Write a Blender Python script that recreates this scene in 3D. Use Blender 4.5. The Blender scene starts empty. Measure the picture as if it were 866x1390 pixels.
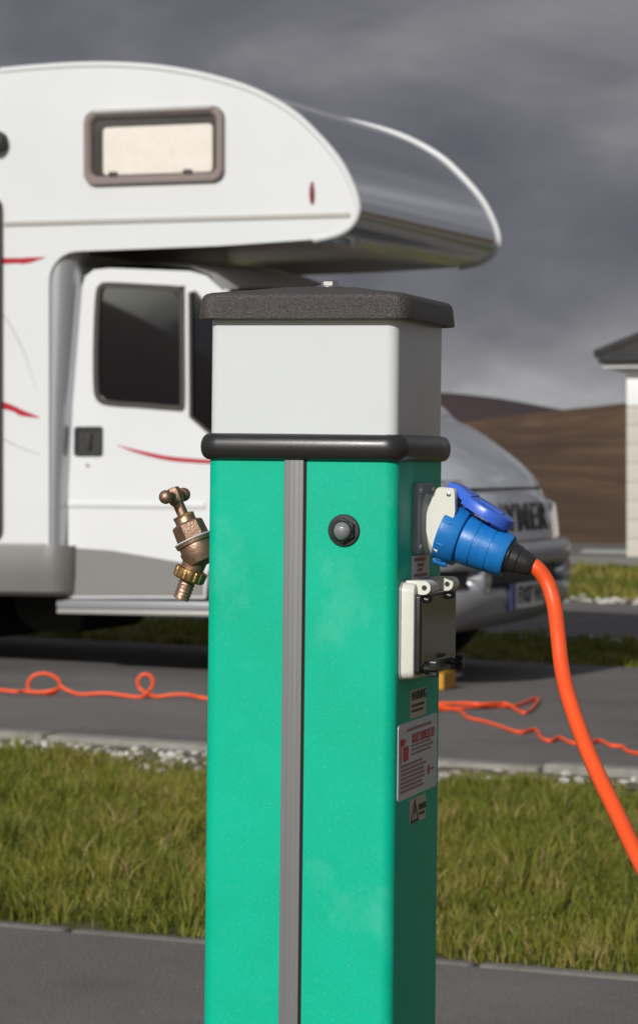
import bpy, bmesh, math, random
import numpy as np
from mathutils import Vector, Matrix
from mathutils.geometry import tessellate_polygon

R = math.radians
random.seed(7)
rng = np.random.default_rng(7)
scene = bpy.context.scene
C = scene.collection

# ------------------------------------------------------------------ camera
F, CX, HY, HC = 4200.0, 433.0, 620.0, 1.03      # focal length in photo pixels, centre, eye line, eye height
cd = bpy.data.cameras.new('camera')
cam = bpy.data.objects.new('camera', cd); C.objects.link(cam)
cam.location = (0, 0, HC); cam.rotation_euler = (R(90), 0, 0)
cd.sensor_fit = 'VERTICAL'; cd.sensor_height = 36; cd.sensor_width = 36
cd.lens = F / 1390 * 36
cd.shift_y = (HY - 695) / 1390
cd.clip_start = 0.05; cd.clip_end = 20000
cd.dof.use_dof = True; cd.dof.focus_distance = 3.02; cd.dof.aperture_fstop = 19
scene.camera = cam

# ------------------------------------------------------------------ light
SUN_AZ, SUN_EL = 24.0, 27.0      # degrees left of straight behind the camera, height above horizon
sdir = Vector((-math.sin(R(SUN_AZ)) * math.cos(R(SUN_EL)), -math.cos(R(SUN_AZ)) * math.cos(R(SUN_EL)), math.sin(R(SUN_EL))))
sl = bpy.data.lights.new('sun', 'SUN'); sl.energy = 3.4; sl.angle = R(0.55); sl.color = (1.0, 0.985, 0.95)
sun = bpy.data.objects.new('sun', sl); C.objects.link(sun)
sun.rotation_euler = sdir.to_track_quat('Z', 'Y').to_euler(); sun.location = (-20, -20, 30)

world = bpy.data.worlds.new('World'); scene.world = world; world.use_nodes = True
nt = world.node_tree; N = nt.nodes; L = nt.links
for n in list(N): N.remove(n)
def wn(t, **kw):
    n = N.new(t)
    for k, v in kw.items(): setattr(n, k, v)
    return n
out = wn('ShaderNodeOutputWorld'); mixs = wn('ShaderNodeMixShader')
b1 = wn('ShaderNodeBackground'); b2 = wn('ShaderNodeBackground')
sky = wn('ShaderNodeTexSky', sky_type='NISHITA', sun_disc=False, sun_elevation=R(SUN_EL), sun_rotation=math.atan2(sdir.x, sdir.y))
L.new(sky.outputs[0], b1.inputs[0]); b1.inputs[1].default_value = 0.07
SKY_SEED = 15.37
tc = wn('ShaderNodeTexCoord'); sep = wn('ShaderNodeSeparateXYZ'); L.new(tc.outputs['Generated'], sep.inputs[0])
def math_n(op, a, b=None):
    n = wn('ShaderNodeMath', operation=op)
    for i, x in enumerate((a, b)):
        if x is None: continue
        if isinstance(x, (int, float)): n.inputs[i].default_value = x
        else: L.new(x, n.inputs[i])
    return n.outputs[0]
zz = math_n('ADD', math_n('MAXIMUM', sep.outputs[2], 0.0), 0.50)
comb = wn('ShaderNodeCombineXYZ')
L.new(math_n('DIVIDE', sep.outputs[0], zz), comb.inputs[0]); L.new(math_n('DIVIDE', sep.outputs[1], zz), comb.inputs[1])
comb.inputs[2].default_value = SKY_SEED
def noise_w(scale, detail, rough, dist=0.0):
    n = wn('ShaderNodeTexNoise'); n.inputs['Scale'].default_value = scale; n.inputs['Detail'].default_value = detail
    n.inputs['Roughness'].default_value = rough; n.inputs['Distortion'].default_value = dist
    L.new(comb.outputs[0], n.inputs['Vector']); return n.outputs[0]
def ramp_w(src, stops):
    n = wn('ShaderNodeValToRGB'); e = n.color_ramp.elements
    while len(e) < len(stops): e.new(0.5)
    for i, (p, c) in enumerate(stops):
        e[i].position = p; e[i].color = (*c, 1)
    L.new(src, n.inputs[0]); return n.outputs[0]
clouds = ramp_w(noise_w(4.2, 8, 0.50, 0.25), [(0.30, (.100, .102, .126)), (0.46, (.160, .160, .182)), (0.58, (.265, .265, .280)), (0.74, (.56, .56, .57))])
L.new(clouds, b2.inputs[0]); b2.inputs[1].default_value = 1.0
sunw = math_n('ADD', math_n('MULTIPLY', sep.outputs[0], math.sin(R(SUN_AZ))), math_n('MULTIPLY', sep.outputs[1], math.cos(R(SUN_AZ))))
cover = ramp_w(math_n('ADD', noise_w(2.6, 6, 0.55), math_n('SUBTRACT', math_n('MULTIPLY', sunw, 0.15), math_n('MULTIPLY', sep.outputs[2], 0.10))), [(0.34, (.0, .0, .0)), (0.46, (1, 1, 1))])
L.new(cover, mixs.inputs[0]); L.new(b1.outputs[0], mixs.inputs[1]); L.new(b2.outputs[0], mixs.inputs[2]); L.new(mixs.outputs[0], out.inputs[0])

scene.view_settings.view_transform = 'Standard'; scene.view_settings.look = 'None'
scene.view_settings.exposure = 0; scene.view_settings.gamma = 1
scene.render.engine = 'CYCLES'
scene.cycles.use_denoising = True
scene.cycles.max_bounces = 8; scene.cycles.transparent_max_bounces = 12

# ------------------------------------------------------------------ materials
MATS = {}
def mat(name, col, rough=0.5, metal=0.0, spec=0.5, coat=0.0, var=None, vscale=5.0, vdetail=5, bump=0.0, bscale=80.0, coat_rough=0.03, stretch=(1, 1, 1), trans=0.0, rvar=0.0, coord='Object'):
    m = bpy.data.materials.new(name); m.use_nodes = True
    t = m.node_tree; p = t.nodes['Principled BSDF']
    p.inputs['Base Color'].default_value = (*col, 1); p.inputs['Roughness'].default_value = rough
    p.inputs['Metallic'].default_value = metal; p.inputs['Specular IOR Level'].default_value = spec
    p.inputs['Coat Weight'].default_value = coat; p.inputs['Coat Roughness'].default_value = coat_rough
    p.inputs['Transmission Weight'].default_value = trans
    c = t.nodes.new('ShaderNodeTexCoord'); mp = t.nodes.new('ShaderNodeMapping'); mp.inputs['Scale'].default_value = stretch
    t.links.new(c.outputs[coord], mp.inputs[0])
    if var or rvar:
        n = t.nodes.new('ShaderNodeTexNoise'); n.inputs['Scale'].default_value = vscale; n.inputs['Detail'].default_value = vdetail
        n.inputs['Roughness'].default_value = 0.6
        t.links.new(mp.outputs[0], n.inputs['Vector'])
        if var:
            r = t.nodes.new('ShaderNodeValToRGB'); r.color_ramp.elements[0].position = .32; r.color_ramp.elements[1].position = .68
            r.color_ramp.elements[0].color = (*col, 1); r.color_ramp.elements[1].color = (*var, 1)
            t.links.new(n.outputs[0], r.inputs[0]); t.links.new(r.outputs[0], p.inputs['Base Color'])
        if rvar:
            mr = t.nodes.new('ShaderNodeMapRange'); mr.inputs['To Min'].default_value = max(0.02, rough - rvar); mr.inputs['To Max'].default_value = rough + rvar
            mr.inputs['From Min'].default_value = .3; mr.inputs['From Max'].default_value = .7
            t.links.new(n.outputs[0], mr.inputs[0]); t.links.new(mr.outputs[0], p.inputs['Roughness'])
    if bump:
        n2 = t.nodes.new('ShaderNodeTexNoise'); n2.inputs['Scale'].default_value = bscale; n2.inputs['Detail'].default_value = 3
        t.links.new(mp.outputs[0], n2.inputs['Vector'])
        b = t.nodes.new('ShaderNodeBump'); b.inputs['Strength'].default_value = bump; b.inputs['Distance'].default_value = 0.02
        t.links.new(n2.outputs[0], b.inputs['Height']); t.links.new(b.outputs[0], p.inputs['Normal'])
    MATS[name] = m
    return m
def add_layer(m, col, lo, hi, scale, detail=6, stretch=(1, 1, 1), amount=1.0, seed=0.0):
    """a second patchy layer of real colour (fading, stains) over what a material already has"""
    t = m.node_tree; p = t.nodes['Principled BSDF']
    c = t.nodes.new('ShaderNodeTexCoord'); mp = t.nodes.new('ShaderNodeMapping'); mp.inputs['Scale'].default_value = stretch; mp.inputs['Location'].default_value = (seed, seed * .7, seed * 1.3)
    n = t.nodes.new('ShaderNodeTexNoise'); n.inputs['Scale'].default_value = scale; n.inputs['Detail'].default_value = detail; n.inputs['Roughness'].default_value = .65
    t.links.new(c.outputs['Object'], mp.inputs[0]); t.links.new(mp.outputs[0], n.inputs['Vector'])
    mr = t.nodes.new('ShaderNodeMapRange'); mr.inputs['From Min'].default_value = lo; mr.inputs['From Max'].default_value = hi; mr.inputs['To Max'].default_value = amount
    t.links.new(n.outputs[0], mr.inputs[0])
    mx = t.nodes.new('ShaderNodeMix'); mx.data_type = 'RGBA'
    src = p.inputs['Base Color']
    if src.is_linked: t.links.new(src.links[0].from_socket, mx.inputs[6])
    else: mx.inputs[6].default_value = src.default_value
    mx.inputs[7].default_value = (*col, 1)
    t.links.new(mr.outputs[0], mx.inputs[0]); t.links.new(mx.outputs[2], src)

mat('green_paint', (.000, .425, .250), .46, spec=.2, bump=.05, bscale=900, var=(.000, .465, .29), vscale=14)
add_layer(MATS['green_paint'], (.16, .60, .46), .57, .74, 8, detail=9, stretch=(1, 1, .7), amount=.33)
add_layer(MATS['green_paint'], (.02, .20, .13), .63, .72, 30, detail=8, stretch=(1, 1, .15), amount=.35, seed=8)
add_layer(MATS['green_paint'], (.16, .56, .44), .60, .74, 620, detail=2, amount=.35, seed=3)
mat('lamp_white', (.625, .645, .64), .22, spec=.5, var=(.645, .665, .66), vscale=6, bump=.006, bscale=30)
mat('black_plastic', (.022, .021, .022), .34, spec=.5, bump=.02, bscale=600, rvar=.06, vscale=40)
mat('lid_plastic', (.022, .020, .021), .5, spec=.6, bump=.35, bscale=700, var=(.105, .088, .078), vscale=620, vdetail=2)  # black plastic; the pale speckle in its colour stands in for sun glint
mat('strip_grey', (.150, .146, .145), .45, bump=.02, bscale=300, stretch=(1, 1, .02), var=(.165, .16, .158), vscale=140)
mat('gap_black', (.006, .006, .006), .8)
mat('dark_rubber', (.018, .018, .018), .6, bump=.05, bscale=200)
mat('grey_plastic', (.27, .28, .29), .42, bump=.01, bscale=200)
mat('off_white_plastic', (.70, .69, .62), .38, bump=.01, bscale=200, var=(.66, .65, .57), vscale=30)
mat('plug_blue', (.008, .155, .48), .38, spec=.45, bump=.03, bscale=300, var=(.012, .18, .52), vscale=35)
add_layer(MATS['plug_blue'], (.10, .28, .56), .62, .75, 160, detail=3, amount=.5)
mat('flap_blue', (.045, .135, .62), .32, spec=.5, bump=.01, bscale=200)
mat('orange_cable', (.90, .105, .022), .42, spec=.4, bump=.02, bscale=250, var=(.82, .085, .018), vscale=25)
mat('steel', (.62, .61, .60), .28, 1.0)
mat('brass', (.46, .29, .21), .46, .85, var=(.34, .205, .145), vscale=90, bump=.12, bscale=500, rvar=.1)
add_layer(MATS['brass'], (.16, .10, .07), .56, .74, 60, amount=.6)
mat('brass_yellow', (.50, .31, .13), .40, .85, var=(.32, .18, .075), vscale=120, bump=.1, bscale=400)
mat('smoked_window', (.075, .066, .014), .10, spec=.6, coat=.3)  # olive of reflected grass is put into the smoked tint
mat('lens_clear', (.30, .30, .31), .03, spec=.8, coat=1.0, metal=.35)
mat('label_white', (.60, .61, .64), .35)
mat('label_cream', (.52, .45, .36), .5)
mat('print_red', (.50, .045, .045), .5)
mat('print_pale', (.34, .19, .19), .5)
mat('print_brown', (.30, .12, .09), .5)
mat('print_black', (.02, .018, .015), .5)
mat('concrete', (.29, .27, .235), .9, var=(.20, .19, .165), vscale=14, bump=.25, bscale=120)
add_layer(MATS['concrete'], (.10, .105, .06), .58, .72, 5, amount=.6)
mat('edging', (.19, .178, .155), .9, var=(.13, .122, .105), vscale=20, bump=.3, bscale=150)
mat('asphalt', (.110, .099, .092), .88, var=(.180, .163, .151), vscale=130, vdetail=3, bump=.45, bscale=170)
add_layer(MATS['asphalt'], (.205, .187, .172), .48, .70, 1.3, detail=8, amount=.6)
add_layer(MATS['asphalt'], (.062, .057, .054), .57, .72, .8, detail=9, amount=.6, seed=11)
add_layer(MATS['asphalt'], (.30, .28, .26), .66, .72, 70, detail=2, amount=.6, seed=5)
mat('soil', (.15, .122, .085), .95, var=(.08, .078, .04), vscale=26, bump=.5, bscale=40)
mat('turf', (.050, .050, .012), .95, var=(.10, .088, .03), vscale=9, bump=.6, bscale=60)
add_layer(MATS['turf'], (.12, .09, .045), .60, .75, 3.5, amount=.6)
mat('pebble', (.66, .63, .58), .8, var=(.20, .165, .135), vscale=14, vdetail=1)
mat('moor', (.150, .092, .052), 1.0, spec=.1, var=(.098, .058, .036), vscale=.5, vdetail=10, stretch=(.6, .10, .2))
add_layer(MATS['moor'], (.215, .140, .080), .50, .66, .28, detail=10, stretch=(.7, .09, .2), amount=.8)
add_layer(MATS['moor'], (.070, .043, .033), .50, .64, .10, detail=9, stretch=(.7, .12, .2), amount=.85, seed=4)
mat('far_moor', (.098, .068, .066), 1.0, spec=.05, var=(.066, .050, .054), vscale=.006, vdetail=8)
mat('road_paint', (.52, .52, .50), .8, var=(.36, .36, .34), vscale=18)
# motorhome
mat('gel_white', (.71, .715, .71), .16, spec=.5, coat=.35, var=(.68, .685, .68), vscale=1.5)
mat('cab_white', (.72, .725, .725), .2, spec=.5, coat=.6, var=(.69, .695, .695), vscale=2)
mat('luton_silver', (.62, .64, .67), .17, .9, coat=.5, bump=.006, bscale=2.2)
mat('silver_paint', (.46, .47, .49), .26, .55, coat=.8)
mat('bonnet_silver', (.60, .62, .65), .24, .35, coat=1.0)
mat('bumper_grey', (.30, .30, .31), .38, .25, coat=.3)
mat('skirt_grey', (.155, .145, .135), .5, bump=.01, bscale=100, var=(.18, .17, .16), vscale=3)
mat('door_grey', (.205, .195, .185), .42, coat=.2)
mat('trim_grey', (.42, .40, .37), .4, .3)
mat('ceiling_grey', (.66, .62, .57), .3, coat=1.0, coat_rough=.15)
mat('dark_underbody', (.012, .012, .012), .8)
mat('tyre', (.014, .014, .014), .85, bump=.2, bscale=60)
mat('stripe_red', (.42, .018, .035), .3, coat=.5)
mat('stripe_grey', (.42, .42, .42), .4)
mat('window_frame', (.25, .20, .18), .3, coat=.2)
mat('blind', (.82, .78, .74), .7, var=(.76, .72, .68), vscale=30)
mat('seal_black', (.035, .026, .022), .5)
mat('red_lens', (.20, .012, .014), .15, coat=1)
mat('headlamp_glass', (.55, .57, .60), .08, .7, coat=1)
mat('plate_cream', (.62, .63, .60), .4)
mat('plate_blue', (.02, .04, .12), .4)
mat('seat_cloth', (.05, .052, .06), .9)
mat('ramp_yellow', (.52, .24, .01), .5, bump=.05, bscale=90)
mat('render_cream', (.56, .52, .46), .95, var=(.50, .465, .41), vscale=6, bump=.4, bscale=60)
mat('slate', (.035, .033, .032), .75, var=(.055, .05, .047), vscale=5, bump=.3, bscale=14)
mat('paint_white', (.78, .78, .76), .4)

def glass_mat(name, tint, ior):
    m = bpy.data.materials.new(name); m.use_nodes = True; t = m.node_tree
    for n in list(t.nodes): t.nodes.remove(n)
    o = t.nodes.new('ShaderNodeOutputMaterial'); mx = t.nodes.new('ShaderNodeMixShader')
    tr = t.nodes.new('ShaderNodeBsdfTransparent'); tr.inputs[0].default_value = (*tint, 1)
    gl = t.nodes.new('ShaderNodeBsdfGlossy'); gl.inputs['Roughness'].default_value = .015
    fr = t.nodes.new('ShaderNodeFresnel'); fr.inputs[0].default_value = ior
    t.links.new(fr.outputs[0], mx.inputs[0]); t.links.new(tr.outputs[0], mx.inputs[1]); t.links.new(gl.outputs[0], mx.inputs[2]); t.links.new(mx.outputs[0], o.inputs[0])
    MATS[name] = m
glass_mat('cab_glass', (.22, .24, .27), 2.2)
glass_mat('acrylic_tint', (.97, .965, .955), 1.3)
glass_mat('pane_clear', (.75, .77, .78), 1.6)

def grass_mat(name, stops):
    m = bpy.data.materials.new(name); m.use_nodes = True; t = m.node_tree; p = t.nodes['Principled BSDF']
    a = t.nodes.new('ShaderNodeAttribute'); a.attribute_name = 'tone'
    r = t.nodes.new('ShaderNodeValToRGB'); e = r.color_ramp.elements
    while len(e) < len(stops): e.new(.5)
    for i, (q, c) in enumerate(stops): e[i].position = q; e[i].color = (*c, 1)
    t.links.new(a.outputs['Fac'], r.inputs[0]); t.links.new(r.outputs[0], p.inputs['Base Color'])
    p.inputs['Roughness'].default_value = .55; p.inputs['Specular IOR Level'].default_value = .3
    tl = t.nodes.new('ShaderNodeBsdfTranslucent'); t.links.new(r.outputs[0], tl.inputs[0])
    mx = t.nodes.new('ShaderNodeMixShader'); mx.inputs[0].default_value = .28
    t.links.new(p.outputs[0], mx.inputs[1]); t.links.new(tl.outputs[0], mx.inputs[2]); t.links.new(mx.outputs[0], t.nodes['Material Output'].inputs[0])
    MATS[name] = m
grass_mat('grass_blade', [(0, (.075, .100, .010)), (.35, (.170, .190, .020)), (.65, (.255, .245, .035)), (.85, (.34, .28, .075)), (1, (.42, .30, .13))])

# ------------------------------------------------------------------ mesh helpers
def tag(o, label=None, cat=None, group=None, kind=None):
    if label: o['label'] = label
    if cat: o['category'] = cat
    if group: o['group'] = group
    if kind: o['kind'] = kind
    return o
def empty(name, loc, yaw=0.0):
    o = bpy.data.objects.new(name, None); C.objects.link(o)
    o.location = loc; o.rotation_euler = (0, 0, -R(yaw)); o.empty_display_size = .1
    return o

def rrect(w, h, r, n=6, cx=0.0, cy=0.0):
    pts = []
    for (sx, sy, a0) in ((1, 1, 0), (-1, 1, 90), (-1, -1, 180), (1, -1, 270)):
        for i in range(n + 1):
            a = R(a0 + 90 * i / n)
            pts.append((cx + sx * (w / 2 - r) + r * math.cos(a), cy + sy * (h / 2 - r) + r * math.sin(a)))
    return pts
def spline(pts, k=6, closed=False):
    """Catmull-Rom through the points"""
    P = [Vector(p) for p in pts]; n = len(P); res = []
    segs = n if closed else n - 1
    for i in range(segs):
        p0 = P[(i - 1) % n] if closed or i > 0 else P[0] * 2 - P[1]
        p1, p2 = P[i], P[(i + 1) % n]
        p3 = P[(i + 2) % n] if closed or i + 2 < n else P[-1] * 2 - P[-2]
        for j in range(k):
            t = j / k
            res.append(.5 * ((2 * p1) + (p2 - p0) * t + (2 * p0 - 5 * p1 + 4 * p2 - p3) * t * t + (3 * p1 - p0 - 3 * p2 + p3) * t ** 3))
    if not closed: res.append(P[-1].copy())
    return res

class MB:
    def __init__(s): s.v = []; s.f = []
    def add(s, vs, fs):
        b = len(s.v); s.v += [tuple(v) for v in vs]; s.f += [tuple(b + i for i in f) for f in fs]; return s
    def loft(s, rings, closed=True, cap=(True, True)):
        n = len(rings[0]); vs = [p for r in rings for p in r]; fs = []
        for i in range(len(rings) - 1):
            for j in range(n if closed else n - 1):
                k = (j + 1) % n
                fs.append((i * n + j, i * n + k, (i + 1) * n + k, (i + 1) * n + j))
        if cap[0]: fs.append(tuple(range(n))[::-1])
        if cap[1]: fs.append(tuple((len(rings) - 1) * n + j for j in range(n)))
        return s.add(vs, fs)
    def box(s, x0, x1, y0, y1, z0, z1, bev=0.0):
        bm = bmesh.new(); bmesh.ops.create_cube(bm, size=1)
        for v in bm.verts:
            v.co = Vector(((x0 + x1) / 2 + v.co.x * (x1 - x0), (y0 + y1) / 2 + v.co.y * (y1 - y0), (z0 + z1) / 2 + v.co.z * (z1 - z0)))
        if bev: bmesh.ops.bevel(bm, geom=list(bm.edges), offset=bev, segments=3, profile=.5, affect='EDGES')
        bm.verts.index_update()
        s.add([v.co for v in bm.verts], [[v.index for v in f.verts] for f in bm.faces]); bm.free(); return s
    def lathe(s, o, ax, prof, n=32, up=None):
        """prof: (distance along axis, radius)"""
        o = Vector(o); ax = Vector(ax).normalized()
        up = Vector(up) if up else (Vector((0, 0, 1)) if abs(ax.z) < .9 else Vector((1, 0, 0)))
        e1 = (up - ax * up.dot(ax)).normalized(); e2 = ax.cross(e1)
        rings = [[o + ax * d + (e1 * math.cos(2 * math.pi * j / n) + e2 * math.sin(2 * math.pi * j / n)) * max(r, 1e-5) for j in range(n)] for d, r in prof]
        return s.loft(rings)
    def tube(s, pts, r, n=10, cap=True):
        P = [Vector(p) for p in pts]; rings = []
        t = (P[1] - P[0]).normalized(); ref = Vector((0, 0, 1)) if abs(t.z) < .9 else Vector((1, 0, 0))
        e1 = (ref - t * ref.dot(t)).normalized()
        for i, p in enumerate(P):
            t = (P[min(i + 1, len(P) - 1)] - P[max(i - 1, 0)]).normalized()
            e1 = (e1 - t * e1.dot(t)).normalized(); e2 = t.cross(e1)
            rr = r[i] if isinstance(r, (list, tuple)) else r
            rings.append([p + (e1 * math.cos(2 * math.pi * j / n) + e2 * math.sin(2 * math.pi * j / n)) * rr for j in range(n)])
        return s.loft(rings, cap=(cap, cap))
    def plate(s, outer, holes, f0, f1):
        """flat polygon with holes; f0/f1 map (a, b) to the front and back surface"""
        loops = [outer] + list(holes)
        flat = [p for lp in loops for p in lp]
        tris = tessellate_polygon([[Vector((p[0], p[1], 0)) for p in lp] for lp in loops])
        n = len(flat); vs = [f0(*p) for p in flat] + [f1(*p) for p in flat]
        fs = [tuple(t) for t in tris] + [tuple(i + n for i in t)[::-1] for t in tris]
        b = 0
        for lp in loops:
            m = len(lp)
            for i in range(m):
                j = (i + 1) % m; fs.append((b + i, b + j, b + j + n, b + i + n))
            b += m
        return s.add(vs, fs)
    def build(s, name, m, parent=None, smooth=35, label=None, weld=True):
        me = bpy.data.meshes.new(name); me.from_pydata(s.v, [], s.f)
        bm = bmesh.new(); bm.from_mesh(me)
        if weld: bmesh.ops.remove_doubles(bm, verts=bm.verts, dist=1e-5)
        bmesh.ops.recalc_face_normals(bm, faces=bm.faces); bm.to_mesh(me); bm.free()
        if smooth:
            me.polygons.foreach_set('use_smooth', [True] * len(me.polygons)); me.set_sharp_from_angle(angle=R(smooth))
        me.materials.append(MATS[m]); me.update()
        o = bpy.data.objects.new(name, me); C.objects.link(o)
        if parent: o.parent = parent
        if label: o['label'] = label
        return o
def text_mesh(name, body, size, m, parent, M, extrude=.0004, xs=1.0, align='CENTER', bold=0.0):
    cu = bpy.data.curves.new(name, 'FONT'); cu.body = body; cu.size = size; cu.extrude = extrude; cu.align_x = align; cu.align_y = 'CENTER'; cu.offset = bold
    o = bpy.data.objects.new(name, cu); C.objects.link(o); bpy.context.view_layer.update()
    me = bpy.data.meshes.new_from_object(o.evaluated_get(bpy.context.evaluated_depsgraph_get()))
    bpy.data.objects.remove(o); me.name = name
    me.transform(Matrix.Diagonal((xs, 1, 1, 1))); me.transform(M); me.materials.clear(); me.materials.append(MATS[m])
    q = bpy.data.objects.new(name, me); C.objects.link(q); q.parent = parent
    return q
def copy_tree(o, parent=None):
    c = o.copy(); C.objects.link(c); c.parent = parent
    for ch in list(o.children): copy_tree(ch, c)
    return c

# photo pixel -> point where its ray meets a plane of a thing's own frame
def frame(o):
    bpy.context.view_layer.update(); return o.matrix_world.inverted()
def hit(inv, px, py, axis, val):
    o = inv @ Vector((0, 0, HC)); p = inv @ Vector(((px - CX) / F, 1, HC + (HY - py) / F)); d = p - o
    return o + d * ((val - o[axis]) / d[axis])
GT = .027                                             # the site falls gently to the right
def G(x): return -GT * (x + .5)
def gpt(px, py, z=0.0):
    a, b = (px - CX) / F, (py - HY) / F                   # HC - b d = z - GT (a d + .5)
    d = (HC - z + GT * .5) / (b - GT * a); return Vector((a * d, d, z + G(a * d)))

# ------------------------------------------------------------------ the ground
KY = 20.0                                            # the kerbs run at this angle to the picture
KV = Vector((math.cos(R(KY)), -math.sin(R(KY)), 0)); NV = Vector((math.sin(R(KY)), math.cos(R(KY)), 0))
def st(s, t, z=0.0):
    p = KV * s + NV * t; p.z = z + G(p.x); return p
def tt_(px, py): return gpt(px, py).dot(NV)
def hillz(x, y):
    """moorland: flat round the site, long slopes all about"""
    r = math.hypot(x, y); a = math.atan2(x, y)
    site = G(max(-36, min(36, x))) * max(0, min(1, (220 - r) / 150))
    if r < 46: return site - .02
    am = (a + math.pi) % (2 * math.pi) - math.pi
    top = .0102 + .122 * (am - .04) if am > -.03 else .0017
    back = max(0, -math.cos(a))
    top = max(.004, min(.030, top)) + .055 * back ** .7 + .012 * back * math.sin(a * 4 + 1)
    k = max(0, min(1, (r - 60) / 640))
    z = (HC + top * 700) * (k ** 1.25) * 1.0
    if r > 700: z -= (r - 700) * .03
    z += min(1, k * 8) * (.25 * math.sin(x * .05 + y * .021) + .35 * math.sin(x * .023 - y * .011 + 2) + .12 * math.sin(x * .16 + 1.3 * math.sin(y * .05)))
    return site + z - .02
rings = [0, 8, 16, 24, 32, 38, 45, 52, 60, 75, 95, 120, 150, 190, 240, 300, 360, 430, 500, 570, 640, 700, 760, 840, 950, 1100]
nA = 720; vs = []; fs = []
for r in rings:
    for j in range(nA):
        a = 2 * math.pi * j / nA; x, y = r * math.sin(a), r * math.cos(a); vs.append((x, y, hillz(x, y)))
for i in range(len(rings) - 1):
    for j in range(nA):
        k = (j + 1) % nA; fs.append((i * nA + j, i * nA + k, (i + 1) * nA + k, (i + 1) * nA + j))
tag(MB().add(vs, fs).build('moorland', 'moor', smooth=180), 'brown heather moorland rising behind the road', kind='structure')
# the farther ridge, with a higher hill behind the camera
vs = []; fs = []; prof = []; nA = 1080
for j in range(nA):
    a = 2 * math.pi * j / nA
    am = (a + math.pi) % (2 * math.pi) - math.pi
    e = .0128 + .0078 * math.exp(-((am - .030) / .050) ** 2) + .012 * (.5 - .5 * math.cos(a)) + .005 * math.sin(a * 6 + 1.0) * (.5 - .5 * math.cos(a)) - .010 * max(0, min(1, (am - .06) / .2)) * (1 if am < 1 else 0)
    e += .13 * max(0, 1 - abs(am + 2.293) / .22) ** 1.1 + .004 * math.sin(am * 57) * (am < -1.5)
    for (r, q) in ((1050, -.3), (1500, .25), (2000, .66), (2500, .93), (2800, 1.0), (3300, .8), (4200, -.2)):
        vs.append((r * math.sin(a), r * math.cos(a), q * e * 2800))
m = 7
for j in range(nA):
    k = (j + 1) % nA
    for i in range(m - 1): fs.append((j * m + i, k * m + i, k * m + i + 1, j * m + i + 1))
tag(MB().add(vs, fs).build('far_hills', 'far_moor', smooth=180), 'far grey purple hill under the cloud', kind='structure')

def strip(name, m, s0, s1, t0, t1, z, label=None, n=1):
    mb = MB(); ss = [s0 + (s1 - s0) * i / n for i in range(n + 1)]
    mb.loft([[st(a, t0, z) for a in ss], [st(a, t1, z) for a in ss]], closed=False, cap=(False, False))
    return tag(mb.build(name, m, smooth=0), label, kind='structure')
T_PATH, T_KERB = tt_(137, 1270), tt_(433, 1030)
T1, T2, T3, T4, T5, T6 = tt_(433, 888), tt_(700, 864), tt_(800, 819), tt_(800, 769), tt_(800, 757), tt_(800, 739)
strip('grass_ground', 'turf', -34, 30, -14, T_PATH - 1.9, .000, 'grassed ground on the near side of the path')
strip('footpath', 'asphalt', -34, 30, T_PATH - 2.0, T_PATH - .05, .010, 'grey asphalt path in front of the grass verge')
strip('verge_ground', 'turf', -34, 30, T_PATH + .02, T_KERB, .000, 'grassy verge between path and kerb')
strip('parking_pitch', 'asphalt', -34, 30, T_KERB + .09, T1, .012, 'grey asphalt pitch the motorhome stands on')
strip('far_verge_ground', 'turf', -34, 30, T1, T2, .004, 'grassy verge behind the motorhome')
strip('access_road', 'asphalt', -34, 30, T2, T3, .012, 'grey asphalt road behind the motorhome')
strip('lawn_ground', 'turf', -34, 30, T3, T4, .004, 'grass in front of the building')
strip('far_pavement', 'concrete', -34, 30, T4, T5, .016, 'pale concrete edge of the far road')
strip('far_road', 'asphalt', -34, 30, T5, T6, .012, 'tarmac road beyond the lawn')
mb = MB()
a0, a1 = gpt(786, 750), gpt(900, 748)
for i in range(1): mb.add([gpt(786, 751, .017), gpt(905, 753.5, .017), gpt(905, 747.5, .017), gpt(792, 745.5, .017)], [(0, 1, 2, 3)])
tag(mb.build('road_line', 'road_paint', smooth=0), 'white painted line on the far road', kind='structure')

mb = MB(); ev = []
for i in range(161):
    s_ = -9 + 12 * i / 160; ev.append((s_, .42 + .13 * math.sin(s_ * 3.1) + .10 * math.sin(s_ * 7.7 + 1) + random.uniform(-.05, .05)))
mb.loft([[st(a, T_KERB - b, .004) for a, b in ev], [st(a, T_KERB - .03, .004) for a, b in ev]], closed=False, cap=(False, False))
tag(mb.build('verge_soil', 'soil', smooth=0), 'bare stony soil along the kerb', kind='structure')

# kerb stones and path edging: each stone its own piece
def stones(name, m, t0, t1, zt, length, s0, s1, label, jit):
    root = empty(name, (0, 0, 0)); root['kind'] = 'structure'; root['label'] = label
    n_ = Vector((GT, 0, 1)).normalized(); kx = (KV - n_ * KV.dot(n_)).normalized(); ky = n_.cross(kx); o0 = st(0, t0)
    root.matrix_world = Matrix(((kx.x, ky.x, n_.x, o0.x), (kx.y, ky.y, n_.y, o0.y), (kx.z, ky.z, n_.z, o0.z), (0, 0, 0, 1)))
    metas = []
    for q in range(3):
        mb = MB(); mb.box(0, length - .012, 0, t1 - t0, -.12, zt, bev=.012)
        o = mb.build('kerb_stone', m, root); metas.append(o.data); bpy.data.objects.remove(o)
    s = s0
    while s < s1:
        o = bpy.data.objects.new('kerb_stone', random.choice(metas)); C.objects.link(o); o.parent = root
        o.location = (s, random.uniform(-jit, jit), random.uniform(-jit, jit)); o.rotation_euler = (random.uniform(-.01, .01), random.uniform(-.004, .004), random.uniform(-.006, .006))
        s += length
stones('pitch_kerb', 'concrete', T_KERB - .04, T_KERB + .09, .030, .915, -12, 8, 'pale concrete kerb between verge and pitch', .006)
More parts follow.
